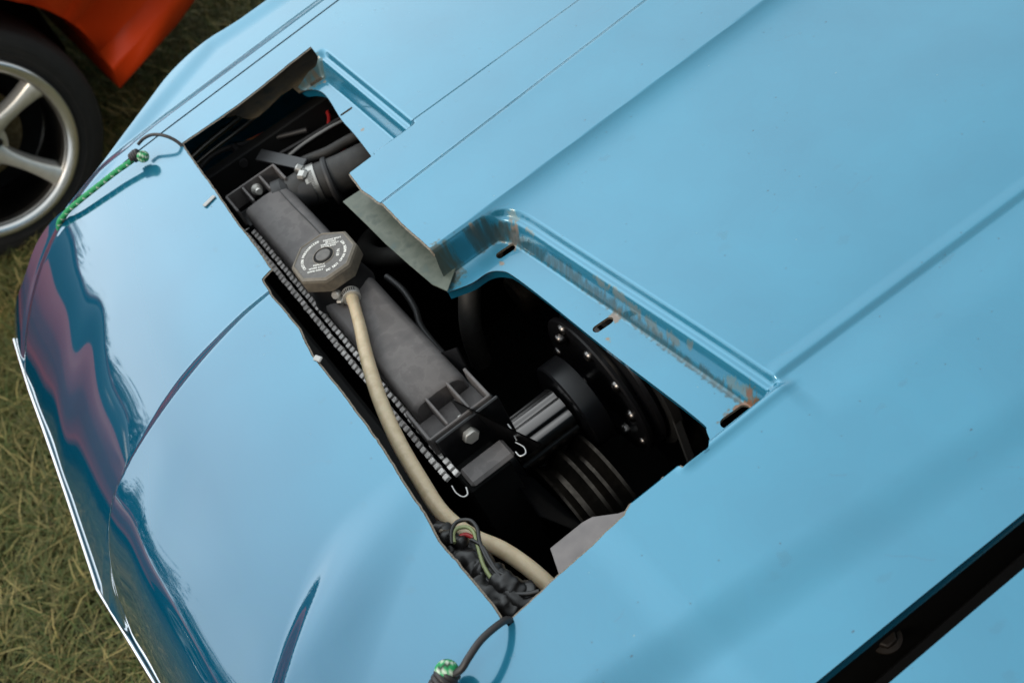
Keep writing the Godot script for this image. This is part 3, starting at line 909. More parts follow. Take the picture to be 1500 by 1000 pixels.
	for i in (hp.size() - 1) * 6 + 1:
		radii.append(0.0064 + 0.0020 * smoothstep(4.0, 30.0, i) * 0.75 + 0.0006 * exp(-pow((i - 3.0) / 2.0, 2.0)))
	part(blue, "overflow_hose", tube_mesh(hp, radii, 18, 6), M.aged_hose, "yellowed clear plastic overflow hose")
	var cp := Vector3(0.1046, 0.838, -0.964)
	var cl := part(blue, "hose_clamp", lathe_mesh(along(cp, hp[1] - hp[0]), [Vector2(0.0068, 0), Vector2(0.0102, 0), Vector2(0.0102, 0.009), Vector2(0.0068, 0.009)], 24), M.zinc_bright, "small screw clamp on the overflow hose")
	for k in 9:
		var xf := along(cp, hp[1] - hp[0])
		var a := 0.5 + k * 0.22
		part(cl, "band_slot", box_at_xf(xf * Transform3D(Basis(Vector3.UP, -a), Vector3(cos(a), 0.0, sin(a)) * 0.0101 + Vector3(0, 0.0045, 0)), Vector3(0.0012, 0.005, 0.0011)), M.black_plastic)
	part(cl, "clamp_screw", lathe_mesh(along(Vector3(0.0929, 0.842, -0.9711), Vector3(-0.5, 0.35, 0.5)), [Vector2(0.003, -0.008), Vector2(0.0050, 0), Vector2(0.0050, 0.005), Vector2(0.0040, 0.0066), Vector2(0, 0.0066)], 8), M.zinc_bright)
	part(cl, "clamp_housing", box_at(Vector3(0.0923, 0.838, -0.9634), Vector3(0.012, 0.007, 0.008), 0.0015, Vector3(0, 0.7, 0)), M.zinc)
	# the big top hose
	var top := PackedVector3Array([Vector3(0.1366, 0.802, -1.2181), Vector3(0.1622, 0.802, -1.2165), Vector3(0.2021, 0.8, -1.2034), Vector3(0.2449, 0.797, -1.1964), Vector3(0.2988, 0.79, -1.1924)])
	part(blue, "top_hose", tube_mesh(top, 0.0245, 32, 6), M.hose_rubber, "thick black rubber top radiator hose")
	var d := (top[2] - top[1]).normalized()
	var bc := part(blue, "hose_clamp", lathe_mesh(along(top[1] - d * 0.001, d), [Vector2(0.0245, 0), Vector2(0.0262, 0), Vector2(0.0262, 0.014), Vector2(0.0245, 0.014)], 40), M.zinc, "wide screw clamp on the thick black hose")
	var bx := along(top[1] - d * 0.001, d)
	for k in 12:
		var a := 0.55 + k * 0.075
		part(bc, "band_slot", box_at_xf(bx * Transform3D(Basis(Vector3.UP, -a), Vector3(cos(a), 0.0, sin(a)) * 0.0262 + Vector3(0, 0.007, 0)), Vector3(0.0008, 0.0075, 0.0011)), M.dark_steel)
	part(bc, "clamp_screw", lathe_mesh(along(Vector3(0.1618, 0.828, -1.2239), Vector3(-0.35, 0.5, -0.55)), [Vector2(0.004, -0.014), Vector2(0.005, -0.004), Vector2(0.0065, -0.003), Vector2(0.0065, 0.003), Vector2(0.005, 0.0045), Vector2(0, 0.0045)], 12), M.zinc)
	part(bc, "clamp_housing", box_at(Vector3(0.1596, 0.827, -1.2104), Vector3(0.014, 0.009, 0.014), 0.003, Vector3(0, 0.6, 0.2)), M.zinc)
	part(blue, "hose_neck", lathe_mesh(along(top[0] - d * 0.02, d), [Vector2(0.028, 0), Vector2(0.028, 0.012), Vector2(0.023, 0.02), Vector2(0.023, 0.05)], 32), M.black_plastic)
	part(blue, "hose_rim", lathe_mesh(along(top[1] + d * 0.022 + Vector3(0, -0.004, 0.002), d), [Vector2(0.026, 0), Vector2(0.0315, 0.001), Vector2(0.0325, 0.004), Vector2(0.0315, 0.007), Vector2(0.026, 0.009)], 40), M.black_plastic)


func box_at_xf(xf: Transform3D, size: Vector3) -> ArrayMesh:
	var st := start()
	box(st, xf, size, 0.0002)
	return done(st)


func radiator_cap(tank: Node3D) -> void:
	var c := Vector3(0.1055, 0.0, -1.0)
	part(tank, "filler_neck", lathe_mesh(Transform3D(Basis(), c + Vector3(0, 0.815, 0)), [Vector2(0.037, 0), Vector2(0.032, 0.02), Vector2(0.030, 0.046)], 40, true), M.black_plastic)
	part(tank, "overflow_spout", tube_mesh(PackedVector3Array([c + Vector3(0.0, 0.838, 0.02), Vector3(0.1037, 0.838, -0.9606)]), 0.007, 14, 0), M.black_plastic)
	var turn := Basis(Vector3.UP, -deg_to_rad(24.0))
	var top := 0.874
	var cap := part(blue, "radiator_cap", lathe_mesh(Transform3D(turn, c + Vector3(0, top - 0.021, 0)), [Vector2(0.030, -0.001), Vector2(0.0380, 0), Vector2(0.0395, 0.002), Vector2(0.0395, 0.016), Vector2(0.0385, 0.0190), Vector2(0.0360, 0.0210), Vector2(0.0352, 0.0208), Vector2(0.0346, 0.0200)], 8), M.cap_plastic, "octagonal grey brown radiator cap with white printed warnings")
	part(cap, "cap_face", lathe_mesh(Transform3D(turn, c + Vector3(0, top - 0.0009, 0)), [Vector2(0.0348, -0.002), Vector2(0.0348, 0.0), Vector2(0.0118, 0.0), Vector2(0.0118, -0.004), Vector2(0.0, -0.004)], 8), M.cap_face)
	part(cap, "centre_ring", lathe_mesh(Transform3D(Basis(), c + Vector3(0, top - 0.0009, 0)), [Vector2(0.0128, 0.0), Vector2(0.0125, 0.0007), Vector2(0.0118, 0.0007), Vector2(0.0115, -0.003)], 40), M.cap_plastic)
	part(cap, "centre_groove", lathe_mesh(Transform3D(Basis(), c + Vector3(0, top - 0.0009, 0)), [Vector2(0.0119, 0.0002), Vector2(0.0, 0.0003)], 40), M.bay_black)
	part(cap, "centre_button", lathe_mesh(Transform3D(Basis(), c + Vector3(0, top - 0.0009, 0)), [Vector2(0.0088, 0.0), Vector2(0.0086, 0.0016), Vector2(0.0078, 0.002), Vector2(0, 0.0021)], 40), M.cap_face)
	# printed warnings, each letter laid on the face
	var y := top - 0.0007
	var right := Vector3(0.8288, 0, 0.5595)
	var upw := Vector3(0.5595, 0, -0.8288)
	arc_text(cap, "CAUTION PRESSURIZED", c + Vector3(0, y, 0), 0.0252, 0.0031, 216.0, -104.0, false)
	arc_text(cap, "DO NOT OPEN WHEN HOT", c + Vector3(0, y, 0) + right * 0.001, 0.0248, 0.0031, 284.0, 116.0, true)
	var lines := ["ENGINE MUST", "BE COOL", "TURN SLOWLY", "TO RELEASE"]
	for k in 4:
		flat_text(cap, lines[k], c + Vector3(0, y, 0) + upw * (0.0229 - 0.0033 * k) + right * (0.0078 - 0.0011 * k), right, upw, 0.0022)
	var low := ["OPEN ONLY", "WHEN COLD", "REPLACE"]
	for k in 3:
		flat_text(cap, low[2 - k], c + Vector3(0, y, 0) - upw * (0.0128 + 0.0042 * k) - right * (0.004 + 0.0017 * k), right, upw, 0.0024)
	flat_text(cap, "16 LB", c + Vector3(0, y, 0) + right * 0.0172, -upw, right, 0.0032)


func letter(ch: String, size: float) -> TextMesh:
	var t := TextMesh.new()
	t.text = ch
	t.font = SystemFont.new()
	t.font.font_names = PackedStringArray(["Droid Sans"])
	t.font.font_weight = 700
	t.font_size = 32
	t.pixel_size = size / 23.0
	t.depth = 0.0003
	return t


func flat_text(cap: Node3D, text: String, at: Vector3, right: Vector3, up: Vector3, size: float) -> void:
	var o := part(cap, "printed_text", letter(text, size), M.cap_print)
	o.transform = Transform3D(Basis(right, up, right.cross(up)), at)


func arc_text(cap: Node3D, text: String, c: Vector3, r: float, size: float, from: float, sweep: float, inward: bool) -> void:
	# angles in degrees in the plan, from right (+) towards up
	var right := Vector3(0.8288, 0, 0.5595)
	var upw := Vector3(0.5595, 0, -0.8288)
	for k in text.length():
		if text[k] == " ":
			continue
		var a := deg_to_rad(from + sweep * k / (text.length() - 1.0))
		var out := right * cos(a) + upw * sin(a)
		var up := -out if inward else out
		var rr := up.cross(Vector3.UP) * -1.0
		rr = Vector3.UP.cross(up) * -1.0
		var o := part(cap, "printed_letter", letter(text[k], size), M.cap_print)
		o.transform = Transform3D(Basis(rr, up, Vector3.UP), c + out * r)


# ------------------------------------------------------------------ fan, pump, pulleys
func pump_and_fan() -> void:
	var ax := Vector3(1, 0, 0)
	var hub := Vector3(0.1856, 0.7, -0.7616)
	hub.x = 0.0
	# fan clutch spacer: a fluted cylinder
	var st := start()
	var prof := PackedVector2Array()
	for k in 72:
		var a := TAU * k / 72.0
		prof.append(Vector2(cos(a), sin(a)) * (0.0305 - 0.0035 * pow(0.5 + 0.5 * cos(a * 9.0), 5.0)))
	for k in 72:
		var p := prof[k]
		var q := prof[(k + 1) % 72]
		st.set_smooth_group(1)
		quad(st, hub + Vector3(0.136, p.x, p.y), hub + Vector3(0.136, q.x, q.y), hub + Vector3(0.21, q.x, q.y), hub + Vector3(0.21, p.x, p.y))
		st.set_smooth_group(2)
		tri(st, hub + Vector3(0.136, 0, 0), hub + Vector3(0.136, q.x, q.y), hub + Vector3(0.136, p.x, p.y))
	part(blue, "fan_spacer", done(st), M.spacer_metal, "fluted dark metal fan spacer")
	var fan := part(blue, "cooling_fan", lathe_mesh(along(hub + Vector3(0.122, 0, 0), ax), [Vector2(0, 0), Vector2(0.034, 0), Vector2(0.036, 0.004), Vector2(0.036, 0.012), Vector2(0.0, 0.014)], 40), M.black_paint)
	for k in 6:
		var a := TAU * k / 6.0 + 0.42
		var rad := Vector3(0, cos(a), sin(a))
		var tan := Vector3(0, -sin(a), cos(a))
		var b := start()
		b.set_smooth_group(0)
		for s in 6:
			var r0 := lerpf(0.03, 0.135, s / 6.0)
			var r1 := lerpf(0.03, 0.135, (s + 1) / 6.0)
			var w0 := lerpf(0.022, 0.045, s / 6.0)
			var w1 := lerpf(0.022, 0.045, (s + 1) / 6.0)
			var o := hub + Vector3(0.128, 0, 0)
			for side in [0.0, 0.0016]:
				var off: Vector3 = ax * float(side)
				var q := [o + rad * r0 - tan * w0 - ax * w0 * 0.45 + off, o + rad * r1 - tan * w1 - ax * w1 * 0.45 + off, o + rad * r1 + tan * w1 + ax * w1 * 0.45 + off, o + rad * r0 + tan * w0 + ax * w0 * 0.45 + off]
				if side == 0.0:
					quad(b, q[3], q[2], q[1], q[0])
				else:
					quad(b, q[0], q[1], q[2], q[3])
		part(fan, "fan_blade", done(b), M.black_paint)
	# pump pulley: dished disc with a ring of bolts, grooved rim behind
	part(blue, "pump_flange", lathe_mesh(along(hub + Vector3(0.214, 0, 0), ax), [Vector2(0, 0), Vector2(0.052, 0), Vector2(0.054, 0.002), Vector2(0.054, 0.024), Vector2(0.046, 0.026)], 48), M.black_paint)
	var pull := part(blue, "pump_pulley", lathe_mesh(along(hub + Vector3(0.256, 0, 0), ax), [Vector2(0, 0.008), Vector2(0.060, 0.008), Vector2(0.070, 0.0), Vector2(0.086, 0.0), Vector2(0.088, 0.002), Vector2(0.088, 0.006), Vector2(0.080, 0.012), Vector2(0.088, 0.018), Vector2(0.090, 0.022), Vector2(0.082, 0.029), Vector2(0.090, 0.036), Vector2(0.090, 0.042), Vector2(0.0, 0.044)], 64), M.black_paint, "black pump pulley with a ring of bolt heads")
	for k in 10:
		var a := TAU * k / 10.0 + 0.2
		var r := 0.066 if k % 2 == 0 else 0.078
		var p := hub + Vector3(0.2585, cos(a) * r, sin(a) * r)
		var bst := start()
		lathe(bst, along(p + Vector3(0.003, 0, 0), -ax), [Vector2(0.0078, 0), Vector2(0.0078, 0.004), Vector2(0.0065, 0.008), Vector2(0.0035, 0.010), Vector2(0, 0.0104)], 18, true)
		part(pull, "bolt_head", done(bst), M.spacer_metal)
	var belt := lathe_mesh(along(hub + Vector3(0.284, 0, 0), ax), [Vector2(0.083, 0), Vector2(0.1, 0.001), Vector2(0.1, 0.011), Vector2(0.083, 0.012)], 64)
	part(blue, "drive_belt", belt, M.rubber)
	part(blue, "pulley_rim", lathe_mesh(along(hub + Vector3(0.31, -0.01, 0.012), ax), [Vector2(0, 0.0), Vector2(0.118, 0), Vector2(0.122, 0.002), Vector2(0.122, 0.012), Vector2(0.11, 0.014)], 72), M.worn_steel)
	# lower pulley
	var low := Vector3(0.1269, 0.62, -0.6952)
	part(blue, "lower_pulley", lathe_mesh(along(Vector3(0.145, low.y, low.z), ax), [Vector2(0, 0.012), Vector2(0.058, 0.012), Vector2(0.066, 0.0), Vector2(0.076, 0.0), Vector2(0.077, 0.003), Vector2(0.066, 0.012), Vector2(0.066, 0.018), Vector2(0.077, 0.030), Vector2(0.078, 0.034), Vector2(0.066, 0.044), Vector2(0.066, 0.048), Vector2(0.079, 0.058), Vector2(0.079, 0.062), Vector2(0, 0.063)], 64), M.worn_steel, "lower grooved metal pulley with a worn bright rim")
	var up_c := hub + Vector3(0.290, 0, 0)
	for side in [-1.0, 1.0]:
		var g := start()
		var a0 := up_c + Vector3(0, 0.0, 0.094 * side)
		var b0 := Vector3(up_c.x - 0.02, low.y, low.z + 0.076 * side)
		var mid2 := (a0 + b0) * 0.5
		var run := (b0 - a0)
		box(g, Transform3D(Basis(Vector3(1, 0, 0), -run.normalized(), Vector3(1, 0, 0).cross(-run.normalized())), mid2), Vector3(0.010, run.length(), 0.005), 0.001)
		part(blue, "drive_belt", done(g), M.rubber)
	part(blue, "pump_housing", lathe_mesh(along(hub + Vector3(0.32, 0.0, -0.05), Vector3(0.2, 0.4, -1)), [Vector2(0, -0.02), Vector2(0.035, -0.02), Vector2(0.035, 0.05), Vector2(0.026, 0.07), Vector2(0.026, 0.14), Vector2(0.032, 0.142), Vector2(0.032, 0.16), Vector2(0, 0.16)], 32), M.worn_steel)
	part(blue, "bypass_hose", tube_mesh(PackedVector3Array([Vector3(0.33, 0.80, -0.98), Vector3(0.25, 0.79, -0.95), Vector3(0.20, 0.74, -0.92), Vector3(0.19, 0.66, -0.93)]), 0.013, 16), M.hose_rubber)
	part(blue, "idler_pulley", lathe_mesh(along(Vector3(0.2458, 0.7, -0.9421) + Vector3(0.02, 0, 0), ax), [Vector2(0, 0.0), Vector2(0.022, 0), Vector2(0.026, 0.003), Vector2(0.026, 0.02), Vector2(0.0, 0.022)], 40), M.worn_steel)


# ------------------------------------------------------------------ wires and taped looms
func wiring() -> void:
	part(blue, "wire", tube_mesh(PackedVector3Array([Vector3(0.1451, 0.77, -1.4343), Vector3(0.1695, 0.77, -1.4243), Vector3(0.1863, 0.77, -1.4177), Vector3(0.2149, 0.77, -1.4211), Vector3(0.2365, 0.77, -1.4125), Vector3(0.249, 0.77, -1.407)]), 0.002, 8), M.orange_wire, "orange wire in the dark bay")
	part(blue, "wire", tube_mesh(PackedVector3Array([Vector3(0.1354, 0.765, -1.4448), Vector3(0.1613, 0.765, -1.4375), Vector3(0.1824, 0.765, -1.4324), Vector3(0.1943, 0.765, -1.4326)]), 0.0022, 8), M.red_wire, "dark red wire in the dark bay")
	part(blue, "wire", tube_mesh(PackedVector3Array([Vector3(0.2253, 0.79, -1.256), Vector3(0.2385, 0.79, -1.2641), Vector3(0.2483, 0.79, -1.2659), Vector3(0.2587, 0.79, -1.2605)]), 0.0028, 8), M.red_wire, "bright red wire above the thick hose")
	part(blue, "wire", tube_mesh(PackedVector3Array([Vector3(0.2568, 0.78, -1.3717), Vector3(0.2508, 0.78, -1.3515), Vector3(0.2368, 0.78, -1.3293)]), 0.003, 8), M.red_wire)
	part(blue, "ribbed_conduit", tube_mesh(PackedVector3Array([Vector3(0.0694, 0.79, -1.4129), Vector3(0.0872, 0.79, -1.4202), Vector3(0.1089, 0.79, -1.418), Vector3(0.1317, 0.79, -1.4053), Vector3(0.1564, 0.79, -1.3852), Vector3(0.1809, 0.79, -1.3653), Vector3(0.2145, 0.79, -1.3418)]), 0.0042, 10, 24, 0.18), M.black_plastic)
	part(blue, "ribbed_conduit", tube_mesh(PackedVector3Array([Vector3(0.1625, 0.8, -1.2765), Vector3(0.1876, 0.8, -1.2681), Vector3(0.2101, 0.8, -1.2591), Vector3(0.2353, 0.8, -1.255), Vector3(0.2597, 0.8, -1.2496)]), 0.0075, 12, 24, 0.12), M.hose_rubber)
	part(blue, "metal_pipe", tube_mesh(PackedVector3Array([Vector3(0.1608, 0.79, -1.3128), Vector3(0.191, 0.79, -1.3178), Vector3(0.2242, 0.79, -1.3169), Vector3(0.2555, 0.79, -1.3122), Vector3(0.2939, 0.79, -1.2997)]), 0.0045, 10), M.dark_steel)
	part(blue, "metal_pipe", tube_mesh(PackedVector3Array([Vector3(0.1654, 0.785, -1.3392), Vector3(0.2021, 0.785, -1.3338), Vector3(0.2289, 0.785, -1.331), Vector3(0.2612, 0.785, -1.3275), Vector3(0.2828, 0.785, -1.3252)]), 0.003, 10), M.black_plastic)
	part(blue, "cable_post", tube_mesh(PackedVector3Array([Vector3(0.1248, 0.79, -1.4078), Vector3(0.1234, 0.79, -1.3872), Vector3(0.1188, 0.79, -1.3602)]), 0.006, 10), M.black_plastic)
	# taped bundle in the near front corner
	var loom := part(blue, "taped_loom", lumpy(PackedVector3Array([Vector3(0.0182, 0.812, -0.6489), Vector3(0.0206, 0.818, -0.6284), Vector3(0.0221, 0.822, -0.605), Vector3(0.0247, 0.823, -0.5789), Vector3(0.0285, 0.824, -0.5524), Vector3(0.0339, 0.828, -0.5317), Vector3(0.0494, 0.82, -0.5182)]), 0.0145, 0.005, 1), M.tape, "crumpled black tape around a wire bundle in the near corner")
	part(loom, "tape_wrap", lumpy(PackedVector3Array([Vector3(0.0192, 0.832, -0.6117), Vector3(0.0251, 0.836, -0.5828), Vector3(0.0295, 0.834, -0.5657), Vector3(0.0317, 0.83, -0.5558)]), 0.0085, 0.0035, 2), M.tape)
	part(loom, "tape_wrap", lumpy(PackedVector3Array([Vector3(0.0151, 0.838, -0.566), Vector3(0.0192, 0.838, -0.5431), Vector3(0.0254, 0.832, -0.5276), Vector3(0.0322, 0.826, -0.5218)]), 0.0105, 0.004, 3), M.tape)
	part(loom, "tape_wrap", lumpy(PackedVector3Array([Vector3(0.0346, 0.842, -0.5552), Vector3(0.0374, 0.842, -0.544), Vector3(0.0395, 0.838, -0.5343), Vector3(0.0408, 0.832, -0.5268)]), 0.0075, 0.003, 4), M.tape)
	part(loom, "tape_tail", lumpy(PackedVector3Array([Vector3(0.0192, 0.838, -0.6222), Vector3(0.0274, 0.842, -0.6131), Vector3(0.033, 0.842, -0.5983)]), 0.006, 0.002, 5), M.tape)
	part(loom, "wire", tube_mesh(PackedVector3Array([Vector3(0.0258, 0.85, -0.6039), Vector3(0.0301, 0.85, -0.6119), Vector3(0.0358, 0.85, -0.6139), Vector3(0.043, 0.85, -0.6087), Vector3(0.0447, 0.85, -0.5996), Vector3(0.04, 0.85, -0.5855), Vector3(0.0342, 0.85, -0.5686), Vector3(0.0322, 0.85, -0.5555), Vector3(0.0322, 0.85, -0.5467)]), 0.0019, 8), M.green_wire, "pale green wire looped over the hose")
	part(loom, "wire", tube_mesh(PackedVector3Array([Vector3(0.0232, 0.852, -0.6031), Vector3(0.0301, 0.852, -0.6142), Vector3(0.0394, 0.852, -0.6183), Vector3(0.0485, 0.852, -0.6113), Vector3(0.0491, 0.852, -0.5993), Vector3(0.0431, 0.852, -0.5856), Vector3(0.0388, 0.852, -0.5654), Vector3(0.0383, 0.852, -0.5482), Vector3(0.039, 0.852, -0.5406)]), 0.0019, 8), M.tape)
	part(loom, "wire", tube_mesh(PackedVector3Array([Vector3(0.039, 0.852, -0.5942), Vector3(0.0427, 0.852, -0.5815), Vector3(0.0408, 0.852, -0.5652), Vector3(0.0396, 0.852, -0.5523), Vector3(0.0419, 0.852, -0.5448)]), 0.0016, 8), M.tape)
	part(loom, "wire", tube_mesh(PackedVector3Array([Vector3(0.0244, 0.845, -0.6063), Vector3(0.0318, 0.845, -0.6085), Vector3(0.0383, 0.845, -0.6069), Vector3(0.042, 0.845, -0.5986)]), 0.0022, 8), M.red_wire)
	part(loom, "wire", tube_mesh(PackedVector3Array([Vector3(0.0276, 0.845, -0.5695), Vector3(0.0295, 0.845, -0.5501), Vector3(0.0361, 0.845, -0.5328), Vector3(0.0464, 0.845, -0.5214), Vector3(0.0565, 0.845, -0.5153)]), 0.0022, 8), M.tape)
	part(loom, "wire_clip", box_at(Vector3(0.044, 0.846, -0.5505), Vector3(0.004, 0.003, 0.004), 0.0008), M.white_plastic)
	part(loom, "wire", tube_mesh(PackedVector3Array([Vector3(0.0229, 0.84, -0.6305), Vector3(0.0267, 0.84, -0.623), Vector3(0.0316, 0.84, -0.6163)]), 0.0025, 8), M.cut_metal)


func lumpy(pts: PackedVector3Array, r: float, amp: float, seed_: int) -> ArrayMesh:      # a bundle wound with crumpled tape
	var c := curve(pts, 12)
	var n := FastNoiseLite.new()
	n.seed = seed_
	n.frequency = 42.0
	n.fractal_octaves = 3
	n.noise_type = FastNoiseLite.TYPE_PERLIN
	var st := start()
	st.set_smooth_group(0)
	var rings := []
	for i in c.size():
		var t := (c[mini(i + 1, c.size() - 1)] - c[maxi(i - 1, 0)]).normalized()
		var side := t.cross(Vector3.UP).normalized()
		var up := side.cross(t)
		var ends := sqrt(clampf(minf(i, c.size() - 1 - i) / 5.0, 0.02, 1.0))
		var ring := PackedVector3Array()
		for k in 28:
			var a := TAU * k / 28.0
			var d := side * cos(a) + up * sin(a)
			var p := c[i] + d * r
			ring.append(c[i] + d * (r + amp * (1.6 - 3.4 * absf(n.get_noise_3d(p.x, p.y, p.z))) + 0.2 * amp * sin(i * 0.8 + a * 2.0)) * ends)
		rings.append(ring)
	for i in rings.size() - 1:
		for k in 28:
			var k2 := (k + 1) % 28
			quad(st, rings[i][k], rings[i][k2], rings[i + 1][k2], rings[i + 1][k])
	return done(st)


# ------------------------------------------------------------------ bungee cords
func cord_mesh(pts: PackedVector3Array, r: float) -> ArrayMesh:      # a woven sleeve: green with white and dark flecks
	var c := curve(pts, 40)
	var v := PackedVector3Array()
	var nn := PackedVector3Array()
	var col := PackedColorArray()
	var idx := PackedInt32Array()
	var run := 0.0
	var up := Vector3.UP
	var sides := 16
	for i in c.size():
		var t := (c[mini(i + 1, c.size() - 1)] - c[maxi(i - 1, 0)]).normalized()
		var side := t.cross(up).normalized()
		up = side.cross(t)
		if i > 0:
			run += c[i].distance_to(c[i - 1])
		for k in sides + 1:
			var a := TAU * k / sides
			var d := side * cos(a) + up * sin(a)
			v.append(c[i] + d * r * (1.0 + 0.03 * sin(run * 2200.0 + a * 4.0)))
			nn.append(d)
			var ph := fposmod(run / 0.0125 + a / TAU, 1.0)
			var ph2 := fposmod(run / 0.0125 - a / TAU + 0.3, 1.0)
			var g := Color(0.012, 0.26, 0.085)
			if ph < 0.2 and ph2 < 0.55:
				g = Color(0.55, 0.62, 0.50)
			elif ph > 0.55 and ph < 0.72 and ph2 > 0.4:
				g = Color(0.008, 0.02, 0.014)
			col.append(g)
	for i in c.size() - 1:
		for k in sides:
			var a2 := i * (sides + 1) + k
			var b2 := a2 + sides + 1
			idx.append_array([a2, b2 + 1, b2, a2, a2 + 1, b2 + 1])
	var arr := []
	arr.resize(Mesh.ARRAY_MAX)
	arr[Mesh.ARRAY_VERTEX] = v
	arr[Mesh.ARRAY_NORMAL] = nn
	arr[Mesh.ARRAY_COLOR] = col
	arr[Mesh.ARRAY_INDEX] = idx
	var am := ArrayMesh.new()
	am.add_surface_from_arrays(Mesh.PRIMITIVE_TRIANGLES, arr)
	return am


func ball_mesh(at: Vector3, r: float, dir: Vector3) -> ArrayMesh:
	var xf := along(at, dir)
	var pts := PackedVector3Array()
	var rr := []
	for k in 13:
		var a := PI * k / 12.0
		pts.append(xf * Vector3(0, -cos(a) * r, 0))
		rr.append(maxf(0.0004, sin(a) * r))
	var c := pts
	var v := PackedVector3Array()
	var nn := PackedVector3Array()
	var col := PackedColorArray()
	var idx := PackedInt32Array()
	for i in c.size():
		for k in 25:
			var a := TAU * k / 24.0
			var p := xf * Vector3(cos(a) * rr[i], -cos(PI * i / 12.0) * r, sin(a) * rr[i])
			v.append(p)
			nn.append((p - at).normalized())
			var g := Color(0.012, 0.28, 0.09)
			if (k + i * 2) % 8 < 2:
				g = Color(0.55, 0.62, 0.50)
			elif (k * 2 + i) % 9 < 3:
				g = Color(0.008, 0.02, 0.014)
			col.append(g)
	for i in c.size() - 1:
		for k in 24:
			var a2 := i * 25 + k
			idx.append_array([a2, a2 + 26, a2 + 25, a2, a2 + 1, a2 + 26])
	var arr := []
	arr.resize(Mesh.ARRAY_MAX)
	arr[Mesh.ARRAY_VERTEX] = v
	arr[Mesh.ARRAY_NORMAL] = nn
	arr[Mesh.ARRAY_COLOR] = col
	arr[Mesh.ARRAY_INDEX] = idx
	var am := ArrayMesh.new()
	am.add_surface_from_arrays(Mesh.PRIMITIVE_TRIANGLES, arr)
	return am


func coil(at: Vector3, dir: Vector3, r: float, turns: float, pitch: float, wire: float) -> ArrayMesh:
	var xf := along(at, dir)
	var pts := PackedVector3Array()
	var n := int(turns * 16.0)
	for k in n + 1:
		var a := TAU * k / 16.0
		var taper := 1.0 - 0.35 * absf(float(k) / n - 0.55)
		pts.append(xf * Vector3(cos(a) * r * taper, (float(k) / n - 0.5) * turns * pitch, sin(a) * r * taper))
	return tube_mesh(pts, wire, 10, 0)


func bungee_cords() -> void:
	var b := thing("bungee_cord", "green bungee cord hooked over the far front corner of the cut opening", "bungee cord", Vector3(0.0051, 0.8701, -1.3649), 0.0, "bungee cords hooked into the hood opening")
	var o := -b.position
	var hook := PackedVector3Array([Vector3(0.0629, 0.8518, -1.3287), Vector3(0.0641, 0.8675, -1.3424), Vector3(0.0618, 0.8791, -1.3525), Vector3(0.0537, 0.8887, -1.3643), Vector3(0.0423, 0.8909, -1.3791), Vector3(0.0305, 0.8881, -1.388), Vector3(0.0199, 0.8865, -1.3862)])
	part(b, "hook", tube_mesh(hook, 0.0022, 12, 8), M.coated_wire).position = o
	var cord := PackedVector3Array([Vector3(0.0136, 0.8847, -1.367), Vector3(-0.0032, 0.882, -1.3694), Vector3(-0.024, 0.8781, -1.3751), Vector3(-0.0521, 0.8713, -1.3827), Vector3(-0.0833, 0.861, -1.3954), Vector3(-0.108, 0.8484, -1.4098)])
	cord.append(cord[5] + Vector3(-0.020, -0.020, -0.010))
	cord.append(cord[6] + Vector3(-0.012, -0.06, 0.004))
	part(b, "cord", cord_mesh(cord, 0.0037), M.green_cord).position = o
	var dir := (cord[0] - cord[2]).normalized()
	part(b, "wire_coil", coil(Vector3(0.0091, 0.8703, -1.3696) + Vector3(0, 0.0145, 0), dir, 0.0062, 4.0, 0.0032, 0.0022), M.coated_wire).position = o
	part(b, "cord_end", ball_mesh(Vector3(0.016, 0.8712, -1.3589) + Vector3(0, 0.013, 0), 0.0078, dir), M.green_cord).position = o
	var c := thing("bungee_cord", "green bungee cord hooked over the near front corner of the cut opening", "bungee cord", Vector3(-0.0379, 0.8717, -0.4721), 0.0, "bungee cords hooked into the hood opening")
	o = -c.position
	var hook2 := PackedVector3Array([Vector3(0.0286, 0.8581, -0.4956), Vector3(0.0236, 0.8717, -0.4925), Vector3(0.0194, 0.8844, -0.4895), Vector3(0.0085, 0.8955, -0.4838), Vector3(-0.0057, 0.9023, -0.4784), Vector3(-0.0198, 0.9028, -0.4732), Vector3(-0.0298, 0.8987, -0.4717), Vector3(-0.0384, 0.8938, -0.4755)])
	part(c, "hook", tube_mesh(hook2, 0.0030, 12, 8), M.coated_wire).position = o
	var cord2 := PackedVector3Array([Vector3(-0.0424, 0.8905, -0.4821), Vector3(-0.064, 0.8861, -0.4753), Vector3(-0.0958, 0.878, -0.4706), Vector3(-0.1277, 0.8678, -0.4672)])
	var from := cord2[3]
	for k in range(1, 6):
		var q := Vector2(from.x, from.z).lerp(Vector2(-0.262, -0.46), k / 5.0)
		cord2.append(Vector3(q.x, hood_height(q.x, q.y) + 0.010, q.y))
	cord2.append(Vector3(-0.283, hood_height(-0.262, -0.46) - 0.03, -0.455))
	cord2.append(Vector3(-0.285, hood_height(-0.262, -0.46) - 0.11, -0.45))
	part(c, "cord", cord_mesh(cord2, 0.0045), M.green_cord).position = o
	var dir2 := (cord2[0] - cord2[2]).normalized()
	part(c, "wire_coil", coil(Vector3(-0.0455, 0.8709, -0.4785) + Vector3(0, 0.0195, 0), dir2, 0.0078, 4.0, 0.0042, 0.0030), M.coated_wire).position = o
	part(c, "cord_end", ball_mesh(Vector3(-0.0401, 0.8717, -0.4813) + Vector3(0, 0.021, 0), 0.0098, dir2), M.green_cord).position = o


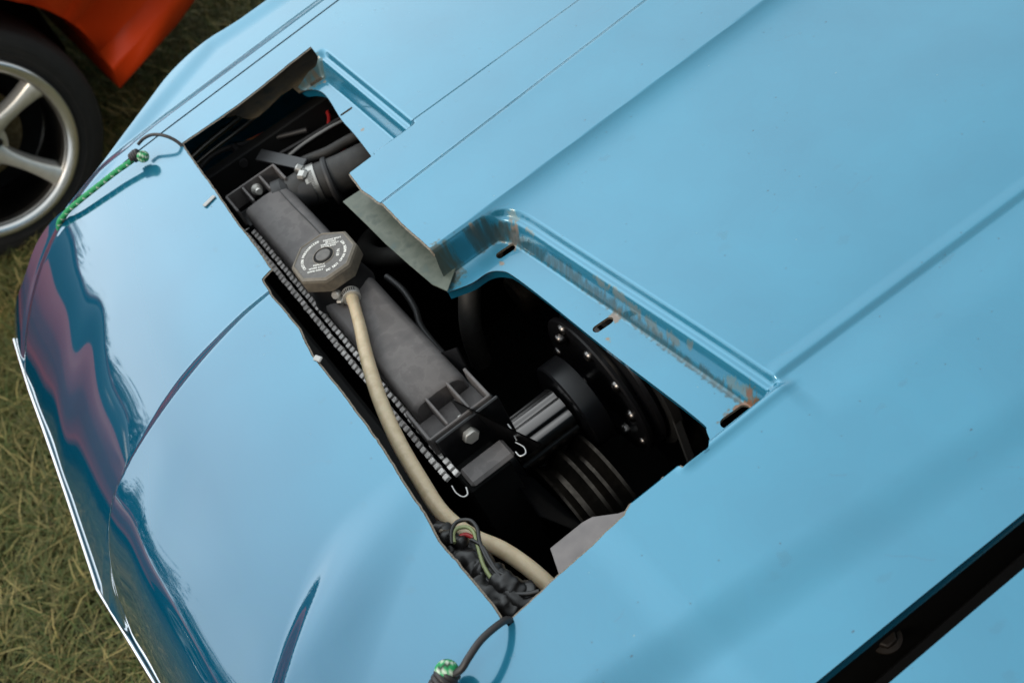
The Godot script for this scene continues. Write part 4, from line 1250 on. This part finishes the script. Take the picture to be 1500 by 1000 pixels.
# ------------------------------------------------------------------ ground and grass
func ground_and_grass() -> void:
	var g := MeshInstance3D.new()
	g.name = "ground"
	var pm := PlaneMesh.new()
	pm.size = Vector2(240, 240)
	g.mesh = pm
	g.material_override = M.turf
	g.set_meta("kind", "structure")
	add_child(g)
	# a tuft: thin curved blades fanning from one foot
	var kinds := []
	for kind in 3:
		var st := start()
		st.set_smooth_group(0)
		var r := RandomNumberGenerator.new()
		r.seed = 40 + kind
		for k in 9:
			var a := r.randf() * TAU
			var out := Vector3(cos(a), 0, sin(a))
			var side := Vector3(-out.z, 0, out.x)
			var hgt := r.randf_range(0.018, 0.072)
			var lean := r.randf_range(0.02, 0.11)
			var w := r.randf_range(0.0012, 0.0030)
			var foot := Vector3(r.randf_range(-0.02, 0.02), 0, r.randf_range(-0.02, 0.02))
			var dry := r.randf()
			var c := Color(0.050, 0.080, 0.012).lerp(Color(0.10, 0.065, 0.025) if k % 3 == 0 else Color(0.30, 0.24, 0.085), pow(dry, 2.6))
			var prev := []
			for s in 4:
				var f := s / 3.0
				var p := foot + out * lean * f * f + Vector3(0, hgt * (f - 0.25 * f * f), 0)
				var ww := w * (1.0 - 0.85 * f)
				var now := [p - side * ww, p + side * ww]
				if prev.size():
					st.set_color(c)
					quad(st, prev[0], prev[1], now[1], now[0])
				prev = now
		st.generate_normals()
		kinds.append(st.commit())
	for kind in 3:
		var mm := MultiMesh.new()
		mm.transform_format = MultiMesh.TRANSFORM_3D
		mm.use_colors = true
		mm.mesh = kinds[kind]
		var spots := []
		var n := FastNoiseLite.new()
		n.seed = 60
		n.frequency = 1.6
		while spots.size() < 9000:
			var p := Vector3(rng.randf_range(-1.7, 1.5), 0, rng.randf_range(-4.2, -0.5))
			if p.x > 0.0 and p.z > -1.5:
				continue
			spots.append(p)
		for k in 3500:
			spots.append(Vector3(rng.randf_range(-6, 4), 0, rng.randf_range(-9, 2)))
		mm.instance_count = spots.size()
		for i in spots.size():
			var p: Vector3 = spots[i]
			var patch := n.get_noise_2d(p.x, p.z)
			var s := rng.randf_range(0.7, 1.35)
			mm.set_instance_transform(i, Transform3D(Basis(Vector3.UP, rng.randf() * TAU).scaled(Vector3(s, s * rng.randf_range(0.8, 1.25), s)), p))
			var v := rng.randf_range(0.75, 1.25)
			mm.set_instance_color(i, Color(v * (1.0 + 0.7 * maxf(0.0, patch)), v * (1.0 + 0.25 * maxf(0.0, patch)), v))
		var o := MultiMeshInstance3D.new()
		o.name = "grass"
		o.multimesh = mm
		o.material_override = M.grass_blades
		o.set_meta("kind", "stuff")
		o.set_meta("label", ["short green and straw coloured grass blades on the field", "longer tangled grass blades on the field", "dry bent grass blades on the field"][kind])
		o.set_meta("category", "grass")
		add_child(o, true)


# ------------------------------------------------------------------ the red car beside it
func ring_of(top: float, inset: float, low: float) -> PackedVector2Array:      # (z from the near side, y) of half a section, upwards
	return PackedVector2Array([Vector2(0.16 + inset, low), Vector2(0.075 + inset, low + 0.005), Vector2(0.055 + inset, low + 0.07), Vector2(0.095 + inset, low + 0.10), Vector2(0.05 + inset, low + 0.22), Vector2(0.005 + inset, 0.56), Vector2(0.0 + inset, 0.62), Vector2(0.03 + inset, 0.70), Vector2(0.09 + inset, top - 0.045), Vector2(0.2 + inset, top), Vector2(0.5, top + 0.02), Vector2(0.875, top + 0.025)])


func loft(st: SurfaceTool, stations: Array) -> void:      # [x, half section], closed with its mirror image across z = 0.875
	var rings := []
	for s in stations:
		var ring := PackedVector3Array()
		var half: PackedVector2Array = s[1]
		for p in half:
			ring.append(Vector3(s[0], p.y, -p.x))
		for i in range(half.size() - 2, -1, -1):
			ring.append(Vector3(s[0], half[i].y, -1.75 + half[i].x))
		rings.append(ring)
	var n: int = rings[0].size()
	st.set_smooth_group(0)
	for i in rings.size() - 1:
		for k in n:
			var k2 := (k + 1) % n
			quad(st, rings[i][k], rings[i + 1][k], rings[i + 1][k2], rings[i][k2])
	st.set_smooth_group(-1)
	for k in range(1, n - 1):
		tri(st, rings[0][0], rings[0][k], rings[0][k + 1])
		var e: PackedVector3Array = rings[rings.size() - 1]
		tri(st, e[0], e[k + 1], e[k])


func red_car() -> void:
	var car := thing("red_car", "red orange car with five spoke alloy wheel parked beside the blue car", "car", Vector3(-2.784, 0, -2.62), deg_to_rad(3.0))
	var st := start()
	var sts := []
	for s in [[-0.86, 0.60, 0.30, 0.24], [-0.82, 0.66, 0.16, 0.20], [-0.70, 0.70, 0.07, 0.18], [-0.5, 0.74, 0.02, 0.18], [-0.2, 0.79, 0.0, 0.19], [0.1, 0.83, 0.0, 0.19], [0.45, 0.87, 0.0, 0.19], [0.8, 0.89, 0.0, 0.19], [1.5, 0.90, 0.0, 0.20], [2.2, 0.92, 0.0, 0.20], [2.86, 0.94, 0.0, 0.20], [3.1, 0.93, 0.02, 0.25], [3.25, 0.92, 0.05, 0.29], [3.4, 0.88, 0.13, 0.36], [3.46, 0.80, 0.22, 0.42]]:
		sts.append([s[0], ring_of(s[1], s[2], s[3])])
	loft(st, sts)
	var whole := done(st)
	var csg := CSGCombiner3D.new()
	var body := CSGMesh3D.new()
	body.mesh = whole
	csg.add_child(body)
	for w in [0.0, 2.52]:
		var arch := CSGCylinder3D.new()
		arch.radius = 0.375
		arch.height = 2.6
		arch.sides = 48
		arch.operation = CSGShape3D.OPERATION_SUBTRACTION
		arch.rotation.x = PI / 2
		arch.position = Vector3(w, 0.31, -0.875)
		csg.add_child(arch)
	csg.name = "body"
	csg.material_override = M.red_paint
	car.add_child(csg)
	# dark liners in the wheel arches
	for w in [0.0, 2.52]:
		var l := start()
		box(l, Transform3D(Basis(), Vector3(w, 0.42, -0.875)), Vector3(0.66, 0.46, 1.1), 0.05)
		part(car, "wheel_well", done(l), M.bay_black)
	var cab := start()
	var cs := []
	for s in [[0.62, 0.90, 0.16, 0.30], [1.0, 1.08, 0.22, 0.34], [1.35, 1.24, 0.27, 0.38], [1.7, 1.28, 0.28, 0.40], [2.1, 1.26, 0.27, 0.40], [2.5, 1.12, 0.22, 0.34], [2.85, 0.93, 0.16, 0.3]]:
		cs.append([s[0], PackedVector2Array([Vector2(0.11, 0.84), Vector2(0.12, 0.87), Vector2(s[2], lerpf(0.87, s[1], 0.8)), Vector2(s[3], s[1]), Vector2(0.6, s[1] + 0.02), Vector2(0.875, s[1] + 0.025)])])
	loft(cab, cs)
	part(car, "cabin_glass", done(cab), M.dark_glass)
	var roof := start()
	var rs := []
	for s in [[1.15, 1.175, 0.32], [1.4, 1.262, 0.33], [1.7, 1.296, 0.34], [2.1, 1.276, 0.34], [2.4, 1.18, 0.33]]:
		rs.append([s[0], PackedVector2Array([Vector2(s[2], s[1] - 0.02), Vector2(s[2] + 0.005, s[1]), Vector2(0.6, s[1] + 0.02), Vector2(0.875, s[1] + 0.025)])])
	loft(roof, rs)
	part(car, "roof", done(roof), M.red_paint)
	part(car, "headlight", box_at(Vector3(-0.72, 0.60, -0.30), Vector3(0.18, 0.1, 0.3), 0.03, Vector3(0, -0.5, 0)), M.chrome)
	part(car, "wing_mirror", box_at(Vector3(0.95, 0.92, 0.06), Vector3(0.1, 0.11, 0.18), 0.03), M.red_paint)
	for spot in [Vector3(0, 0.298, -0.03), Vector3(2.515, 0.303, -0.03), Vector3(0, 0.298, -1.55), Vector3(2.52, 0.298, -1.55)]:
		wheel(car, spot)


func wheel(car: Node3D, at: Vector3) -> void:
	var xf := Transform3D(Basis(Vector3(1, 0, 0), Vector3(0, 0, 1), Vector3(0, -1, 0)), at)      # local y points out of the wheel, towards the blue car
	var tyre := part(car, "tyre", lathe_mesh(xf, [Vector2(0.2, -0.2), Vector2(0.29, -0.2), Vector2(0.309, -0.175), Vector2(0.313, -0.1), Vector2(0.311, -0.04), Vector2(0.304, -0.020), Vector2(0.298, -0.006), Vector2(0.272, 0.0), Vector2(0.245, -0.001), Vector2(0.232, -0.010), Vector2(0.226, -0.02)], 96, true), M.tyre_rubber)
	for k in 3:
		var r := 0.2935 + 0.0 * k
		part(tyre, "tyre_ridge", lathe_mesh(xf, [Vector2(r - 0.005 - k * 0.018, -0.006 + k * 0.0046), Vector2(r - 0.004 - k * 0.018, -0.0035 + k * 0.0046), Vector2(r - 0.0025 - k * 0.018, -0.006 + k * 0.0046)], 96), M.tyre_rubber)
	var rim := part(car, "rim", lathe_mesh(xf, [Vector2(0.20, -0.19), Vector2(0.198, -0.02), Vector2(0.205, 0.0), Vector2(0.209, 0.002)], 96), M.dark_steel)
	part(rim, "rim_lip", lathe_mesh(xf, [Vector2(0.2335, -0.012), Vector2(0.2335, 0.005), Vector2(0.230, 0.0095), Vector2(0.222, 0.0105), Vector2(0.210, 0.004), Vector2(0.203, -0.004), Vector2(0.200, -0.02)], 96, true), M.polished_alloy)
	part(rim, "brake_disc", lathe_mesh(xf, [Vector2(0.13, -0.13), Vector2(0.13, -0.115), Vector2(0.07, -0.115), Vector2(0.068, -0.09), Vector2(0, -0.088)], 64), M.brake_disc)
	part(rim, "hub_back", lathe_mesh(xf, [Vector2(0.198, -0.17), Vector2(0, -0.168)], 48), M.bay_black)
	for k in 5:
		var a := deg_to_rad(14.0 + 72.0 * k)
		var st := start()
		st.set_smooth_group(0)
		var d := Vector3(cos(a), 0, -sin(a))
		var sd := Vector3(sin(a), 0, cos(a))
		var rings := []
		for s in 9:
			var f := s / 8.0
			var r := lerpf(0.035, 0.208, f)
			var w := 0.0165 + 0.011 * pow(absf(f - 0.45) / 0.55, 2.0) + 0.020 * exp(-f * 9.0)
			var hgt := lerpf(-0.030, -0.004, f) - 0.010 * exp(-f * 6.0)
			var c := d * r
			rings.append([c - sd * w + Vector3(0, hgt - 0.04, 0), c - sd * w * 0.96 + Vector3(0, hgt - 0.004, 0), c - sd * w * 0.7 + Vector3(0, hgt + 0.003, 0), c + sd * w * 0.7 + Vector3(0, hgt + 0.003, 0), c + sd * w * 0.96 + Vector3(0, hgt - 0.004, 0), c + sd * w + Vector3(0, hgt - 0.04, 0)])
		for s in 8:
			for q in 5:
				quad(st, xf * rings[s][q], xf * rings[s + 1][q], xf * rings[s + 1][q + 1], xf * rings[s][q + 1])
		part(rim, "spoke", done(st), M.alloy)
		var an := a + deg_to_rad(36.0)
		var np := Vector3(cos(an) * 0.052, -0.036, -sin(an) * 0.052)
		var ns := start()
		lathe(ns, xf * Transform3D(Basis(), np), [Vector2(0.016, -0.01), Vector2(0.016, 0.0), Vector2(0.0125, 0.0008)], 24)
		lathe(ns, xf * Transform3D(Basis(), np), [Vector2(0.0105, 0.0), Vector2(0.0105, 0.012), Vector2(0.0085, 0.015), Vector2(0, 0.015)], 6)
		part(rim, "lug_nut", done(ns), M.black_paint)
	part(rim, "hub_cap", lathe_mesh(xf, [Vector2(0.075, -0.07), Vector2(0.075, -0.036), Vector2(0.070, -0.033), Vector2(0.034, -0.032), Vector2(0.032, -0.022), Vector2(0.0, -0.020)], 48), M.alloy)


# ------------------------------------------------------------------ trees beyond the red car, mirrored in the nose
func trees() -> void:
	var tufts := []
	for kind in 3:
		var r := RandomNumberGenerator.new()
		r.seed = 90 + kind
		var st := start()
		st.set_smooth_group(-1)
		for k in 6500:
			# leaves cluster on a few dozen boughs
			var b := k % 46
			var rb := RandomNumberGenerator.new()
			rb.seed = 1000 * kind + b
			var dir := Vector3(rb.randf_range(-1, 1), rb.randf_range(-0.75, 1), rb.randf_range(-1, 1)).normalized()
			var bough := dir * Vector3(1.9, 2.1, 1.9) * rb.randf_range(0.45, 1.0)
			var p := bough + Vector3(r.randfn(0, 0.33), r.randfn(0, 0.28), r.randfn(0, 0.33))
			var t := Vector3(r.randf_range(-1, 1), r.randf_range(-1, 1), r.randf_range(-1, 1)).normalized()
			var u := t.cross(Vector3(r.randf_range(-1, 1), r.randf_range(-1, 1), r.randf_range(-1, 1))).normalized()
			var s := r.randf_range(0.05, 0.11)
			var c := Color(0.020, 0.045, 0.010).lerp(Color(0.065, 0.095, 0.022), r.randf())
			st.set_color(c)
			tri(st, p - t * s, p + u * s * 0.5, p + t * s)
			st.set_color(c)
			tri(st, p - t * s, p + t * s, p - u * s * 0.5)
		st.generate_normals()
		tufts.append(st.commit())
	var spots := [[-9.0, -14.5, 1.0], [-6.2, -16.0, 1.15], [-3.4, -15.0, 0.95], [-0.8, -16.5, 1.12], [2.0, -15.5, 0.98], [4.9, -16.8, 1.1], [7.8, -15.2, 1.0], [-6.5, 8.5, 1.3], [-3.0, 7.6, 1.25], [0.2, 8.2, 1.35], [3.4, 7.4, 1.2], [6.8, 8.6, 1.3], [-11.8, -12.5, 1.1], [-13.6, -9.0, 1.0], [-14.6, -5.5, 1.12], [-15.0, -2.0, 1.0], [-14.2, 1.6, 1.08], [-12.0, -16.5, 1.2], [0.6, -13.0, 0.7], [-5.0, -12.6, 0.66]]  # the five behind the viewer are added to darken metal facing that way
	var words := ["tall leafy tree behind the red car's hood", "tall leafy tree with the widest crown behind the red car", "rounded leafy tree straight behind the red car", "tall tree behind the red car's tail", "medium leafy tree right of the red car", "tall leafy tree right of the field", "rounded tree at the right end of the row", "unseen tree added behind the viewer to darken reflections, leftmost of five", "unseen tree added behind the viewer to darken reflections, second of five", "unseen tree added straight behind the viewer to darken reflections", "unseen tree added behind the viewer to darken reflections, fourth of five", "unseen tree added behind the viewer to darken reflections, rightmost of five", "leafy tree ahead and left of both cars", "leafy tree ahead of the red car", "tall leafy tree ahead of the blue car", "round tree ahead of the blue car", "last leafy tree ahead of the cars", "tallest tree at the corner of the field", "low bushy tree behind the red car's doors", "low bushy tree in front of the tall tree by the red car's windscreen"]
	for k in spots.size():
		var s: Array = spots[k]
		var t := thing("leafy_tree", words[k], "tree", Vector3(s[0], 0, s[1]), k * 1.3, "trees at the edge of the field")
		var sc: float = s[2] * 0.95
		t.scale = Vector3.ONE * sc
		part(t, "trunk", tube_mesh(PackedVector3Array([Vector3(0, -0.1, 0), Vector3(0.05, 1.2, 0.03), Vector3(-0.05, 2.6, 0), Vector3(0, 4.4, 0.1)]), [0.24, 0.22, 0.21, 0.2, 0.19, 0.18, 0.17, 0.16, 0.15, 0.14, 0.13, 0.12, 0.11, 0.1, 0.09, 0.08, 0.07, 0.06, 0.05], 10, 6), M.bark)
		var cr := part(t, "crown", tufts[k % 3], M.leaves)
		cr.position = Vector3(0, 2.45, 0)
		cr.scale = Vector3(1.15, 1.12, 1.15)
		for q in 4:
			var a := TAU * q / 4.0 + 0.5
			part(t, "limb", tube_mesh(PackedVector3Array([Vector3(0, 1.9 + 0.3 * q, 0), Vector3(cos(a) * 0.6, 2.6 + 0.3 * q, sin(a) * 0.6), Vector3(cos(a) * 1.3, 3.2 + 0.3 * q, sin(a) * 1.3)]), [0.09, 0.085, 0.08, 0.075, 0.07, 0.06, 0.055, 0.05, 0.045, 0.04, 0.035, 0.03, 0.02], 8, 6), M.bark)
